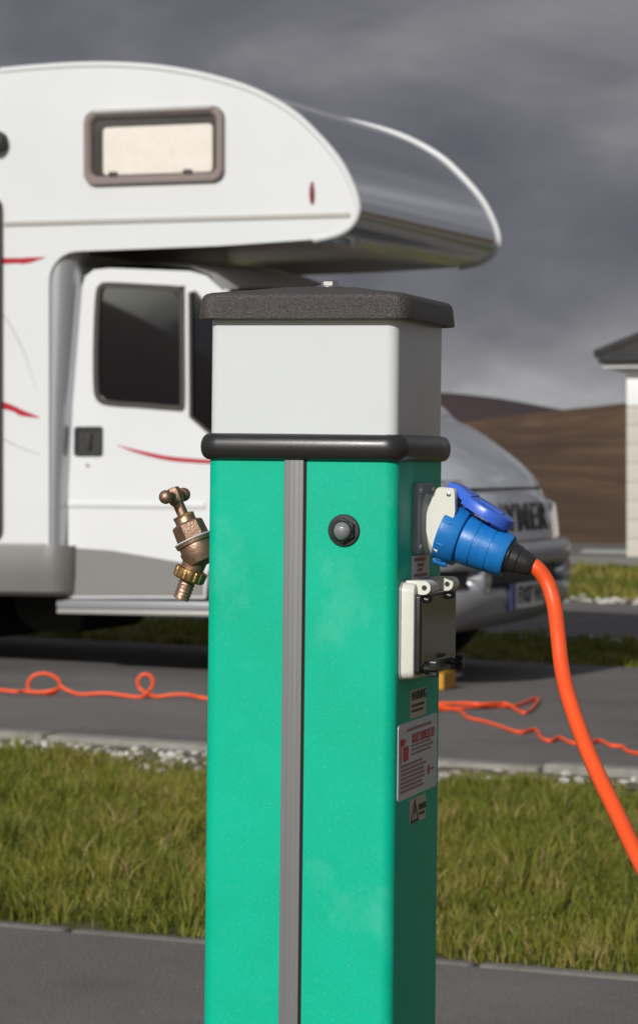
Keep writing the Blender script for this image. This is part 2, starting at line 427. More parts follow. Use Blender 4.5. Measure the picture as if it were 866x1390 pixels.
stones('path_edging', 'edging', T_PATH - .05, T_PATH + .005, .018, .915, -7.35, 6, 'narrow concrete edging along the path', .006)

# grass blades
def blades(name, label, s0, s1, t0, t1, dens, h0, h1, width, tuft, lim, tone_shift=0.0, bare=None, z=0.0):
    area = (s1 - s0) * (t1 - t0); n = int(area * dens)
    nt_ = max(1, int(n * .7 / tuft)); tc_ = np.column_stack([rng.uniform(s0, s1, nt_), rng.uniform(t0, t1, nt_)])
    th = rng.uniform(.35, 1.0, nt_) + .75 * (rng.uniform(0, 1, nt_) > .86); tt = rng.normal(0, .22, nt_)
    idx = rng.integers(0, nt_, int(n * .7)); rad = np.abs(rng.normal(0, .035, len(idx))); ang = rng.uniform(0, 2 * np.pi, len(idx))
    ps = tc_[idx, 0] + rad * np.cos(ang); pt = tc_[idx, 1] + rad * np.sin(ang)
    m = n - len(idx)
    ps = np.concatenate([ps, rng.uniform(s0, s1, m)]); pt = np.concatenate([pt, rng.uniform(t0, t1, m)])
    hh = np.concatenate([th[idx] * rng.uniform(.7, 1.2, len(idx)), rng.uniform(.4, .9, m)])
    tone = np.concatenate([tt[idx], np.zeros(m)]) + rng.normal(.44, .22, n) + tone_shift
    la = np.concatenate([ang, rng.uniform(0, 2 * np.pi, m)]) + rng.normal(0, .6, n)
    lean = np.concatenate([.25 + rad * 12, rng.uniform(.1, .9, m)]) * rng.uniform(.5, 1.3, n)
    # broad patches: height and tone drift slowly over the verge
    pn = np.sin(ps * 2.1 + 1.3 * np.sin(pt * 1.7)) * np.cos(pt * 2.6 + ps * .7) + .6 * np.sin(ps * 5.3 - pt * 4.1)
    hh = hh * (1 + .30 * pn); tone = tone + .11 * np.sin(ps * 3.1 + pt * 2.2) + .05 * pn
    x = ps * KV.x + pt * NV.x; y = ps * KV.y + pt * NV.y
    keep = lim(x, y)
    if bare is not None: keep &= rng.uniform(0, 1, n) < bare(ps, pt)
    x, y, hh, tone, la, lean, pt = [q[keep] for q in (x, y, hh, tone, la, lean, pt)]
    n = len(x); h = h0 + (h1 - h0) * hh
    if bare is not None: h = h * np.clip(.35 + .65 * bare(ps[keep], pt), .35, 1)
    wd = width * rng.uniform(.6, 1.3, n); ta = rng.uniform(0, np.pi, n)
    tx, ty = np.cos(ta) * wd / 2, np.sin(ta) * wd / 2
    lx, ly = np.cos(la) * lean, np.sin(la) * lean
    V = np.zeros((n, 5, 3), np.float32)
    for k, (f, wf) in enumerate(((0, 1), (0, 1), (.55, .75), (.55, .75), (1, 0))):
        sg = (1, -1, 1, -1, 0)[k]; bend = f ** 1.8
        V[:, k, 0] = x + sg * tx * wf + lx * h * bend; V[:, k, 1] = y + sg * ty * wf + ly * h * bend
        V[:, k, 2] = z - GT * (x + .5) + h * f * (1 - .25 * np.minimum(lean, 1.5) * f) - (.004 if f == 0 else 0)
    base = (np.arange(n) * 5)[:, None]
    tri = np.concatenate([base + np.array([[0, 1, 3]]), base + np.array([[0, 3, 2]]), base + np.array([[2, 3, 4]])], 1).reshape(-1)
    me = bpy.data.meshes.new(name); me.vertices.add(n * 5); me.vertices.foreach_set('co', V.reshape(-1))
    nt3 = n * 3; me.loops.add(nt3 * 3); me.loops.foreach_set('vertex_index', tri.astype(np.int32))
    me.polygons.add(nt3); me.polygons.foreach_set('loop_start', np.arange(0, nt3 * 3, 3, dtype=np.int32))
    at = me.attributes.new('tone', 'FLOAT', 'POINT'); at.data.foreach_set('value', np.repeat(np.clip(tone, 0, 1), 5).astype(np.float32))
    me.update(); me.validate(); me.materials.append(MATS['grass_blade'])
    o = bpy.data.objects.new(name, me); C.objects.link(o); tag(o, label, kind='stuff')
    return o
near_lim = lambda x, y: (np.abs(x) < .15 * y + .45)
def bare_edge(s, t):
    q = (T_KERB - .10 - t); w = .95 + .35 * np.sin(s * 3.1) + .16 * np.sin(s * 7.7 + 1)
    e = np.clip(q / w, .012, 1) ** 1.6
    p = np.clip((t - T_PATH - .02) / .12, .3, 1)
    return e * p
blades('grass', 'short green grass of the verge between path and kerb', -7.5, 6.2, T_PATH + .03, T_KERB - .03, 9000, .018, .070, .0042, 30, near_lim, bare=bare_edge)
blades('grass', 'thin grass farther along the verge, out past the path', -14, 9, T_PATH + .03, T_KERB - .1, 500, .03, .07, .009, 12, lambda x, y: ~near_lim(x, y))
blades('grass', 'grass at the foot of the hook-up post', -3.5, 2.2, T_PATH - 3.6, T_PATH - 1.98, 3500, .02, .06, .0045, 24, lambda x, y: y > .8)
blades('grass', 'shaded strip of grass behind the motorhome', -9, 8, T1 + .02, T2 - .05, 1500, .02, .055, .008, 20, lambda x, y: np.abs(x) < .16 * y + 1, z=.004)
blades('grass', 'sunlit lawn in front of the building', -12, 8, T3 + .2, T4 - .1, 320, .03, .075, .016, 12, lambda x, y: np.abs(x) < .16 * y + 1, tone_shift=.05, z=.004)

# white pebbles and gravel along the edges
def pebbles(name, label, n, pos, r0, r1, z=0.0):
    base = bmesh.new(); bmesh.ops.create_icosphere(base, subdivisions=1, radius=1)
    bv = np.array([v.co for v in base.verts]); bf = [[v.index for v in f.verts] for f in base.faces]; base.free()
    mb = MB()
    for i in range(n):
        p = pos(); r = random.uniform(r0, r1) * random.choice((.5, .7, .8, 1))
        sc = np.array([random.uniform(.7, 1.3), random.uniform(.7, 1.3), random.uniform(.45, .8)]) * r
        a = random.uniform(0, 6.28); ca, sa = math.cos(a), math.sin(a)
        q = bv * sc * (1 + rng.uniform(-.16, .16, (len(bv), 1))); q = np.column_stack([q[:, 0] * ca - q[:, 1] * sa, q[:, 0] * sa + q[:, 1] * ca, q[:, 2]])
        mb.add(q + np.array([p.x, p.y, p.z + z + sc[2] * .55]), bf)
    return tag(mb.build(name, 'pebble', smooth=50, weld=False), label, kind='stuff')
def peb_near():
    t = T_KERB - .05 - abs(random.gauss(0, .38)); return st(random.uniform(-5.6, -.8) if random.random() < .55 else random.gauss(-4.2, .7), t)
pebbles('gravel', 'white pebbles scattered along the kerb in the grass', 620, peb_near, .006, .026)
pebbles('gravel', 'pale gravel along the near edge of the far lawn', 700, lambda: st(random.uniform(-10, 0), T3 + .15 + random.gauss(0, .22)), .02, .05)
pebbles('gravel', 'pale gravel beside the road under the motorhome', 300, lambda: st(random.uniform(-10, 0), T2 - .1 + random.gauss(0, .1)), .015, .04)

# ------------------------------------------------------------------ service pedestal
PYAW = 15.0
d0 = 3.0
fr_corner = Vector(((539 - CX) / F * d0, d0, 0))
PW, PL = .1925, .205
e1 = Vector((math.cos(R(PYAW)), -math.sin(R(PYAW)), 0)); e2 = Vector((math.sin(R(PYAW)), math.cos(R(PYAW)), 0))
pc = fr_corner - e1 * PW / 2 + e2 * PL / 2
ped = empty('service_pedestal', (0, 0, 0))
lean = Matrix.Translation((pc.x, 0, HC)) @ Matrix.Rotation(R(.62), 4, 'Y') @ Matrix.Translation((-pc.x, 0, -HC))
ped.matrix_world = lean @ Matrix.Translation(pc) @ Matrix.Rotation(-R(PYAW), 4, 'Z')
tag(ped, 'green electric and water hook-up post with white lamp box and black lid', 'hook-up post')
PI_ = frame(ped)
fz = lambda py: hit(PI_, 450, py, 1, -PL / 2).z
def onfront(px, py): return hit(PI_, px, py, 1, -PL / 2)
def onright(px, py, out=0.0): return hit(PI_, px, py, 0, PW / 2 + out)
z_green, z_c0, z_c1, z_w1, z_l0, z_l1, z_pk = fz(620), fz(626), fz(589), fz(425), fz(433), fz(397), fz(389) 
def sect(off, z, r=.012, n=8): return [(x, y, z) for x, y in rrect(PW + 2 * off, PL + 2 * off, r + max(off, -.008), n)]
MB().loft([sect(0, -.05, .013), sect(0, .3, .013), sect(0, .6, .013), sect(0, z_green, .013)]).build('post_body', 'green_paint', ped)
MB().loft([sect(-.0012, z_c0, .012), sect(-.0012, z_w1, .012)]).build('lamp_housing', 'lamp_white', ped)
# collar: a rounded rubber-like band
zc, rc = (z_c0 + z_c1) / 2, (z_c1 - z_c0) / 2
MB().loft([sect(-.004, zc - rc)] + [sect(-.004 + .0135 * math.cos(R(a)) ** .6, zc + rc * math.sin(R(a))) for a in range(-85, 90, 17)] + [sect(-.004, zc + rc)]).build('collar', 'black_plastic', ped)
lidm = MB().loft([sect(-.004, z_l0 + .004), sect(.0085, z_l0), sect(.0118, z_l0 + .0004), sect(.0122, z_l0 + .0015), sect(.0112, z_l0 + .010), sect(.0098, z_l1 - .0065), sect(.0082, z_l1 - .003), sect(.0050, z_l1 - .0008), sect(.000, z_l1 + .0004),
                  sect(-.03, z_l1 + .0042, .012), sect(-.06, z_l1 + .0085, .01), sect(-.082, z_l1 + .0105, .009)])
lidm.build('lid', 'lid_plastic', ped, smooth=60)
bo = empty('bolt', (0, 0, 0)); bo.parent = ped
zb = z_l1 + .0103
MB().lathe((0, 0, zb), (0, 0, 1), [(0, .0140), (.0014, .0140), (.0020, .0132)], 28).build('washer', 'steel', bo)
MB().lathe((0, 0, zb + .0015), (0, 0, 1), [(0, .0092), (.0045, .0092), (.0058, .0076), (.0066, .003)], 6).build('bolt_head', 'steel', bo)
# cover strip down the front, a dark joint on its right
xa, xb = onfront(386, 700).x, onfront(412.5, 700).x
zt = z_c0 + .002
MB().box(xa, xb, -PL / 2 - .0026, -PL / 2 + .004, -.04, zt, bev=.0008).build('cover_strip', 'strip_grey', ped)
for q in (.27, .52, .78):
    xr = xa + (xb - xa) * q
    MB().box(xr - .0003, xr + .0003, -PL / 2 - .00275, -PL / 2 - .0024, -.04, zt).build('strip_rib', 'strip_grey', ped)
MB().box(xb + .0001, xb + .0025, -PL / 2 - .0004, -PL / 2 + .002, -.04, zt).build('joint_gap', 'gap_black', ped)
# indicator lamp
p = onfront(467, 720); o_ = (p.x, -PL / 2, p.z); nrm = (0, -1, 0)
ind = empty('indicator_lamp', (0, 0, 0)); ind.parent = ped
MB().lathe(o_, nrm, [(-.002, .0158), (.0016, .0158), (.0026, .0150), (.0028, .0112)], 40).build('flange', 'black_plastic', ind)
MB().lathe(o_, nrm, [(.0024, .0128), (.0060, .0128), (.0070, .0118), (.0072, .0090), (.0050, .0088)], 6).build('nut', 'black_plastic', ind)
MB().lathe(o_, nrm, [(.0066, .0100), (.0086, .0100), (.0092, .0092), (.0088, .0086), (.007, .0084)], 36).build('lens_ring', 'black_plastic', ind)
MB().lathe(o_, nrm, [(.0070, .0086), (.0090, .0084), (.0112, .0072), (.0128, .0048), (.0134, .0018), (.0135, 0)], 36).build('lens', 'lens_clear', ind)

# ---- angled socket outlet on the right face
soc = empty('socket_outlet', (0, 0, 0)); soc.parent = ped
RX = PW / 2
pa, pb = onright(560, 656), onright(560, 752)
y_p0 = pa.y; zt_, zb_ = pa.z, pb.z
ys = y_p0 + .0375; zs = (zt_ + zb_) / 2
mb = MB(); rr_ = rrect(.075, zt_ - zb_, .006, 5, ys, zs)
mb.loft([[(RX - .001, a, b) for a, b in rr_], [(RX + .0045, a, b) for a, b in rr_], [(RX + .0057, ys + (a - ys) * .975, zs + (b - zs) * .975) for a, b in rr_]]).build('mounting_plate', 'grey_plastic', soc)
for dy in (-1, 1):
    for dz in (-1, 1):
        MB().lathe((RX + .0054, ys + dy * .0275, zs + dz * (zt_ - zb_) * .40), (1, 0, 0), [(0, .0036), (.0012, .0034), (.0018, .0022), (.0018, .0004)], 14).build('screw', 'steel', soc)
TILT = 20.5
ax = Vector((math.cos(R(TILT)), 0, -math.sin(R(TILT)))); upv = Vector((math.sin(R(TILT)), 0, math.cos(R(TILT))))
rc_ = hit(PI_, 616, 726, 1, ys)               # centre of the plug's collar ring
S0 = Vector((rc_.x, ys, rc_.z))
# white body: tilted drum that runs back into the plate, with two hinge ears on top
mb = MB(); n = 40; rings_ = []
for dist in (0, 1):
    ring = []
    for j in range(n):
        a = 2 * math.pi * j / n
        v = upv * (.0285 * math.cos(a)) + Vector((0, 1, 0)) * (.0230 * math.sin(a))
        if dist == 1: q = S0 + v * .97 - ax * .006
        else:
            q = S0 + v; k = (RX + .0050 - q.x) / ax.x; q = q + ax * k
        ring.append(q)
    rings_.append(ring)
mid = [a.lerp(b, .9) for a, b in zip(*rings_)]
mid = [S0 + (q - S0) * 1.0 for q in mid]
mb.loft([rings_[0], mid, rings_[1]]).build('socket_body', 'off_white_plastic', soc)
hp = hit(PI_, 609, 671, 1, ys - .024)          # hinge pin
HPx, HPz = hp.x, hp.z
ear = [(586, 671), (590, 665.5), (595.5, 661.5), (606, 662), (614, 663), (617, 667), (617.5, 680), (617, 700), (606, 716), (598, 734), (594, 747), (592, 750), (589, 748), (582.5, 739), (578.3, 725), (577, 711), (578.8, 695), (583.5, 682), (586, 675)]
ear = [hit(PI_, px, py, 1, ys - .024) for px, py in ear]
ear = spline([(p.x, p.z, 0) for p in ear], 3, True)
for sg in (-1, 1):
    y_a, y_b = (ys - .024, ys - .013) if sg < 0 else (ys + .024, ys + .013)
    eo = [(q.x, q.y) for q in ear]; cx_ = sum(q[0] for q in eo) / len(eo); cz_ = sum(q[1] for q in eo) / len(eo)
    sh_ = lambda k: [(cx_ + (q[0] - cx_) * k, cz_ + (q[1] - cz_) * k) for q in eo]
    MB().loft([[(a, y_a, b) for a, b in sh_(.965)], [(a, y_a - .0008 * sg * -1 * -1 if False else y_a + (.0014 if sg < 0 else -.0014), b) for a, b in sh_(1)], [(a, y_b, b) for a, b in sh_(1)]]).build('hinge_ear', 'off_white_plastic', soc, smooth=30)
MB().lathe((HPx, ys - .0252, HPz), (0, 1, 0), [(0, .0012), (.0004, .0022), (.0016, .0027), (.049, .0027)], 16).build('hinge_pin', 'steel', soc)
# blue flap, propped open on the plug
fa, fb = hit(PI_, 618, 662, 1, ys), hit(PI_, 696, 712, 1, ys)
fd = (fb - fa); fl = fd.length; fd.normalize(); fn = Vector((fd.z * -1, 0, fd.x)) 
if fn.z < 0: fn = -fn
def fp(s, y, h): return tuple(fa + fd * s + Vector((0, y, 0)) + fn * h)
flap = MB(); ol = []
for i in range(33):
    a = -math.pi / 2 + math.pi * i / 32; ol.append((fl - .027 + .027 * math.cos(a) , .027 * math.sin(a)))
ol = [(.016, -.019), (.026, -.025)] + ol + [(.026, .025), (.016, .019)]
cxo = sum(p[0] for p in ol) / len(ol)
sh = lambda k: [(cxo + (p[0] - cxo) * k, p[1] * k) for p in ol]
flap.loft([[fp(*q, -.0075) for q in sh(.86)], [fp(*q, -.0082) for q in sh(.93)], [fp(*q, -.0078) for q in sh(1.0)], [fp(*q, -.001) for q in sh(1.01)], [fp(*q, .0022) for q in sh(.965)], [fp(*q, .0034) for q in sh(.86)], [fp(*q, .0036) for q in sh(.4)]])
fo = flap.build('flap', 'flap_blue', soc, smooth=40)
mb = MB(); mb.loft([[fp(-.006, y, h) for y, h in ((-.0095, -.004), (.0095, -.004), (.0095, .003), (-.0095, .003))], [fp(.006, y, h) for y, h in ((-.012, -.004), (.012, -.004), (.012, .0055), (-.012, .0055))], [fp(.022, y, h) for y, h in ((-.019, -.006), (.019, -.006), (.019, .0042), (-.019, .0042))]])
mb.build('flap_arm', 'flap_blue', fo, smooth=30)
MB().loft([[fp(fl - .018, y, h) for y, h in ((-.008, -.013), (.008, -.013), (.008, -.006), (-.008, -.006))], [fp(fl - .003, y, h) for y, h in ((-.007, -.012), (.007, -.012), (.007, -.004), (-.007, -.004))]]).build('flap_latch', 'flap_blue', fo, smooth=0)
MB().loft([[fp(s_, y, .0046) for s_, y in ((.030, -.009), (.055, -.009), (.055, .009), (.030, .009))], [fp(s_, y, .003) for s_, y in ((.029, -.010), (.056, -.010), (.056, .010), (.029, .010))]]).build('flap_badge', 'flap_blue', fo, smooth=0)

# ---- breaker cover with smoked window
brk = empty('breaker_cover', (0, 0, 0)); brk.parent = ped
ba, bb = onright(542, 791), onright(542, 923)
by0 = ba.y; bz1, bz0 = ba.z, bb.z; by1 = by0 + .172
bcy, bcz, bw, bh = (by0 + by1) / 2, (bz0 + bz1) / 2, by1 - by0, bz1 - bz0
sq = lambda k, x, r=.009: [(x, a, b) for a, b in rrect(bw - k, bh - k, r, 6, bcy, bcz)]
mb = MB(); mb.loft([sq(-.003, RX - .001, .010), sq(-.003, RX + .0020, .010)]); mb.build('gasket', 'grey_plastic', brk)
mb = MB(); mb.loft([sq(0, RX + .0020), sq(.0015, RX + .0125), sq(.003, RX + .0142), sq(.006, RX + .0148), sq(.010, RX + .0148)]); mb.build('cover_frame', 'off_white_plastic', brk)
sw = lambda k, x, r=.004: [(x, a, b) for a, b in rrect(bw - .010 - k, bh - .016 - k, r, 5, bcy + .002, bcz - .003)]
wo = MB().loft([sw(0, RX + .0140), sw(.001, RX + .0185), sw(.003, RX + .0195)]).build('window_frame', 'black_plastic', brk)
MB().loft([sw(.010, RX + .0192), sw(.011, RX + .0204)]).build('window_pane', 'smoked_window', wo)
for i, yy in enumerate((by0 + .026, by0 + .128)):
    lug = MB(); prof_ = []
    for k in range(13):
        a = R(-90 + 180 * k / 12); prof_.append((RX + .0215 + .0068 * math.cos(a), bz1 - .0050 + .0068 * math.sin(a)))
    prof_ += [(RX + .004, bz1 + .0018), (RX + .004, bz1 - .0118)]
    lug.loft([[(x, yy - .0145, z) for x, z in prof_], [(x, yy + .0145, z) for x, z in prof_]]).build('hinge_lug', 'off_white_plastic', brk)
    MB().lathe((RX + .0222, yy - .0149, bz1 - .005), (0, 1, 0), [(0, .0026), (.03, .0026)], 14).build('hinge_pin', 'dark_rubber', brk)
    for dy in (-.006, .006):
        MB().lathe((RX + .0205, yy + dy, bz1 - .0165), (1, 0, -.25), [(0, .0034), (.004, .0034), (.0052, .002)], 12).build('hinge_knuckle', 'black_plastic', brk)
for i, yy in enumerate((by0 + .022, by0 + .140)):
    kz = bz0 + .0105
    MB().lathe((RX + .013, yy, kz), (1, 0, 0), [(0, .0046), (.0085, .0046), (.0105, .0034), (.015, .0034)], 16).build('knob_stem', 'black_plastic', brk)
    ring_k = []
    for (dx, k) in ((.0265, .85), (.0275, 1), (.0335, 1), (.0345, .8)):
        ring_k.append([(RX + dx, yy + k * (.0075 + .0016 * math.cos(6 * 2 * math.pi * j / 48)) * math.cos(2 * math.pi * j / 48), kz + k * (.0075 + .0016 * math.cos(6 * 2 * math.pi * j / 48)) * math.sin(2 * math.pi * j / 48)) for j in range(48)])
    MB().loft(ring_k).build('screw_knob', 'black_plastic', brk)
MB().box(RX + .0195, RX + .0225, by0 + .030, by0 + .132, bz0 + .004, bz0 + .017, bev=.001).build('latch_bar', 'black_plastic', brk)

# ---- stickers on the right face (flat print)
def sticker(px0, px1, pyt, pyb, m, parent, name, r=.001, lift=.0005):
    a = onright(px0, pyt); b = onright(px1, pyt); c = onright(px0, pyb)
    w, h = b.y - a.y, a.z - c.z; cy, cz = a.y + w / 2, a.z - h / 2
    pts = rrect(w, h, r, 3, cy, cz)
    o = MB().loft([[(RX - .0004, y, z) for y, z in pts], [(RX + lift, y, z) for y, z in pts]]).build(name, m, parent, smooth=0)
    return o, cy, cz, w, h, RX + lift
def TM(x, y, z): return Matrix(((0, 0, 1, x), (1, 0, 0, y), (0, 1, 0, z), (0, 0, 0, 1)))
def bars(parent, m, x, y0, y1, zs_, h, seed):
    rr = random.Random(seed)
    for z in zs_:
        mb = MB(); y = y0; end = y1 - rr.uniform(0, .16) * (y1 - y0)
        while y < end - .002:
            l = rr.uniform(.004, .011); e = min(y + l, end); mb.box(x, x + .0003, y, e, z - h / 2, z + h / 2); y = e + .0016
        mb.build('print_line', m, parent, smooth=0)
o, cy, cz, w, h, x = sticker(558.5, 582, 755, 788, 'label_cream', ped, 'rating_label')
o.data.materials[0] = MATS['label_white']
for k, (q, wf) in enumerate(((.33, .75), (.10, .4), (-.10, .4), (-.32, .8))):
    bars(o, 'print_brown', x, cy - w * wf / 2, cy + w * wf / 2, [cz + q * h], .0032, k)
o, cy, cz, w, h, x = sticker(556.5, 577.5, 938, 976, 'label_cream', ped, 'warning_label')
text_mesh('lettering', 'WARNING', .0125, 'print_black', o, TM(x, cy + .002, cz + h * .27), xs=1.05, bold=.0003)
bars(o, 'print_black', x, cy - w * .42, cy + w * .45, [cz - h * .06, cz - h * .25], .0026, 11)
o, cy, cz, w, h, x = sticker(555.5, 577, 1086, 1120, 'label_cream', ped, 'danger_label')
mb = MB(); tri_o = [(-.019, -.0115), (.019, -.0115), (0, .0125)]; tri_i = [(-.0125, -.0085), (.0125, -.0085), (0, .0072)]
ty, tz = cy - w * .20, cz - .0005
mb.plate(tri_o, [tri_i], lambda a, b: (x + .0003, ty + a, tz + b), lambda a, b: (x, ty + a, tz + b)).build('warning_triangle', 'print_black', o, smooth=0)
bolt_ = [(.0015, .0055), (-.004, -.001), (-.0008, -.001), (-.003, -.0075), (.0042, .0008), (.0012, .0008), (.004, .0055)]
MB().plate(bolt_, [], lambda a, b: (x + .0003, ty + a, tz + b - .0008), lambda a, b: (x, ty + a, tz + b - .0008)).build('lightning_sign', 'print_black', o, smooth=0)
text_mesh('lettering', 'DANGER', .0082, 'print_black', o, TM(x, cy + w * .27, cz + .001), xs=.95, bold=.0003)
bars(o, 'print_black', x, cy + w * .08, cy + w * .47, [cz - h * .22], .0028, 5)
o, cy, cz, w, h, x = sticker(539.5, 592, 985, 1089, 'label_white', ped, 'installer_label', r=.004, lift=.0009)
y0, z1 = cy - w / 2, cz + h / 2
bars(o, 'print_pale', x, y0 + w * .22, y0 + w * .86, [z1 - h * .105], .0030, 21)
text_mesh('lettering', 'ROLEC SERVICES LTD', .0128, 'print_red', o, TM(x, y0 + w * .63, z1 - h * .245), xs=.80, bold=.0002)
bars(o, 'print_pale', x, y0 + w * .33, y0 + w * .92, [z1 - h * (.33 + .055 * k) for k in range(3)], .0022, 22)
bars(o, 'print_pale', x, y0 + w * .06, y0 + w * .70, [z1 - h * (.555 + .056 * k) for k in range(7)], .0026, 23)
# red fuel-pump-like emblem: post with cap, body with hose
mb = MB(); em = lambda a0, a1, b0, b1: mb.box(x, x + .0003, y0 + w * a0, y0 + w * a1, z1 - h * b1, z1 - h * b0)
em(.12, .25, .31, .50); em(.05, .075, .20, .52); em(.06, .15, .20, .29); em(.15, .19, .22, .25)
mb.build('emblem', 'print_red', o, smooth=0)
mb = MB(); mb.box(x, x + .0003, y0 + w * .73, y0 + w * .92, z1 - h * .75, z1 - h * .725); mb.box(x, x + .00035, y0 + w * .76, y0 + w * .80, z1 - h * .80, z1 - h * .68); mb.build('small_emblem', 'print_red', o, smooth=0)

# ---- brass tap on the left face
tap = empty('water_tap', (0, 0, 0)); tap.parent = ped
def tp(px, py): return hit(PI_, px, py, 1, 0.0)
S = 1 / (F / (pc.y))                                        # metres per photo pixel here
A = tp(272, 752); H = tp(237.5, 673); axs = (H - A).normalized(); LA = (H - A).length
MB().lathe(A, axs, [(-.012, .008), (-.008, .0165), (.000, .0190), (.006, .0195), (.0065, .0180), (.0115, .0180), (.012, .0200), (.0155, .0205), (.016, .0190), (.0175, .018)], 40).build('valve_body', 'brass', tap, smooth=30)
MB().lathe(A, axs, [(.0160, .0207), (.0172, .0207)], 40).build('sealing_ring', 'label_white', tap)
MB().lathe(A, axs, [(.0172, .0170), (.019, .0172), (.0330, .0165), (.0345, .0150), (.0355, .0120)], 6, up=(0, 1, .3)).build('bonnet_nut', 'brass', tap, smooth=20)
MB().lathe(A, axs, [(.0345, .0112), (.041, .0105)], 24).build('gland_neck', 'brass', tap)
MB().lathe(A, axs, [(.0400, .0108), (.0405, .0114), (.0432, .0114), (.0437, .0105)], 6, up=(0, 1, 0)).build('gland_nut', 'brass_yellow', tap, smooth=20)
MB().lathe(A, axs, [(.0430, .0058), (LA - .002, .0058)], 20).build('spindle', 'brass', tap)
hd = empty('handle', (0, 0, 0)); hd.parent = tap
side = Vector((.12, .98, .02)); side = (side - axs * side.dot(axs)).normalized()
MB().lathe(H, axs, [(-.010, .0060), (-.006, .0085), (.004, .0088), (.0075, .0075), (.0085, .004)], 8).build('handle_hub', 'brass', hd, smooth=30)
MB().lathe(H - side * .021, side, [(0, .0046), (.042, .0046)], 16).build('handle_bar', 'brass', hd)
for sg in (-1, 1):
    MB().lathe(H + side * sg * .0225, side, [(-.0068 * math.cos(R(k)), .0072 * math.sin(R(k))) for k in range(0, 181, 15)], 24).build('handle_knob', 'brass', hd, smooth=60)
O0 = tp(270, 748); O1 = tp(246, 813); oax = (O1 - O0).normalized(); OL = (O1 - O0).length
MB().lathe(O0, oax, [(0, .0135), (OL * .30, .0120), (OL * .46, .0112)], 28).build('spout', 'brass', tap)
un = MB(); rings_ = []
e1_ = Vector((0, 1, 0)); e2_ = oax.cross(e1_)
for dd, rr2 in ((OL * .37, .0135), (OL * .39, .0158), (OL * .42, .0162), (OL * .57, .0158), (OL * .60, .0150), (OL * .60, .008)):
    rings_.append([O0 + oax * dd + (e1_ * math.cos(2 * math.pi * j / 96) + e2_ * math.sin(2 * math.pi * j / 96)) * (rr2 + (.0008 if (j % 6) < 3 and rr2 > .0155 else 0)) for j in range(96)])
un.loft(rings_).build('union_nut', 'brass_yellow', tap, smooth=25)
prof_ = [(OL * .58, .0074)]
for k in range(5):
    dd = OL * (.64 + .07 * k); prof_ += [(dd, .0076), (dd + OL * .055, .0088), (dd + OL * .06, .0078)]
prof_ += [(OL, .0078), (OL, .0055), (OL - .01, .0053)]
MB().lathe(O0, oax, prof_, 28).build('hose_tail', 'brass', tap, smooth=25)
MB().lathe((-PW / 2 - .002, 0, A.z - .006), ((A - Vector((-PW / 2 - .002, 0, A.z - .006))).normalized()), [(0, .0125), (.012, .0125), (.02, .012)], 24).build('inlet_pipe', 'brass', tap)
MB().lathe((-PW / 2 + .001, 0, A.z - .006), (-1, 0, 0), [(0, .021), (.0022, .021), (.0028, .0195)], 6).build('back_nut', 'brass', tap, smooth=20)

# ------------------------------------------------------------------ power lead: blue plug + orange cable, one thing
PM = ped.matrix_world
lead = empty('power_lead', (0, 0, 0))
tag(lead, 'orange power cable with blue plug, from the post across the ground to the motorhome', 'power cable')
plug = empty('plug', (0, 0, 0)); plug.parent = lead
S0w = PM @ S0; axw = (PM.to_3x3() @ ax).normalized(); upw = (PM.to_3x3() @ upv).normalized(); yw = (PM.to_3x3() @ Vector((0, 1, 0))).normalized()
MB().lathe(S0w, axw, [(-.0115, .024), (-.0115, .0290), (-.0105, .0300), (.0085, .0296), (.0098, .0286), (.0100, .0262), (.0112, .0250)], 56, up=upw).build('collar_ring', 'plug_blue', plug, smooth=40)
for k in range(8):
    a = 2 * math.pi * (k + .5) / 8
    q = S0w + (upw * math.cos(a) + yw * math.sin(a)) * .0298
    MB().lathe(q - axw * .009, axw, [(0, .0006), (.001, .0011), (.008, .0010), (.009, .0005)], 8).build('grip_rib', 'plug_blue', plug)
MB().lathe(S0w - upw * .0300 - yw * .006, axw, [(-.010, .0026), (-.009, .0036), (.003, .0036), (.005, .0026)], 12).build('ring_lug', 'plug_blue', plug)
MB().lathe(S0w + upw * .0255 + axw * .036 - yw * .003, (axw * .9 - yw * .3), [(-.006, .002), (-.005, .0034), (.006, .0034), (.007, .002)], 10).build('key_lug', 'plug_blue', plug)
MB().lathe(S0w, axw, [(.009, .0245), (.0125, .0254), (.0245, .0246), (.0250, .0237), (.0260, .0237), (.0266, .0245), (.0415, .0234), (.0420, .0225), (.0430, .0225), (.0436, .0233), (.0570, .0222), (.0590, .0212), (.0596, .0195), (.0590, .012)], 48, up=upw).build('plug_body', 'plug_blue', plug, smooth=32)
MB().lathe(S0w, axw, [(.0585, .0180), (.0610, .0178), (.0630, .0158), (.0700, .0148), (.0712, .0136), (.0790, .0122), (.0850, .0106), (.0865, .0090), (.0865, .0070)], 36, up=upw).build('cable_gland', 'black_plastic', plug, smooth=32)
tip = S0w + axw * .080
def ray(px, py, d): return Vector(((px - CX) / F * d, d, HC + (HY - py) / F * d))
path = [tip, tip + axw * .010]
dt = tip.y
for px, py, dd in ((743, 792, -.004), (752, 822, -.012), (757, 862, -.03), (763, 912, -.05), (776, 962, -.08), (802, 1031, -.13), (838, 1107, -.19), (880, 1192, -.26), (950, 1310, -.38), (1060, 1450, -.55)):
    path.append(ray(px, py, dt + dd))
path += [Vector((.52, 2.02, .36)), Vector((.66, 1.86, .16)), Vector((.82, 1.80, .04)), Vector((1.05, 1.95, .01 + G(1.05))), Vector((1.5, 2.8, .02 + G(1.5))), Vector((1.9, 4.6, .03 + G(1.9))), Vector((2.3, 6.6, .05 + G(2.3))), Vector((2.35, 8.6, .05 + G(2.35))), Vector((1.8, 10.0, .075 + G(1.8))), Vector((1.45, 10.45, .03 + G(1.45)))]
GR = .0072; gz = .012 + GR
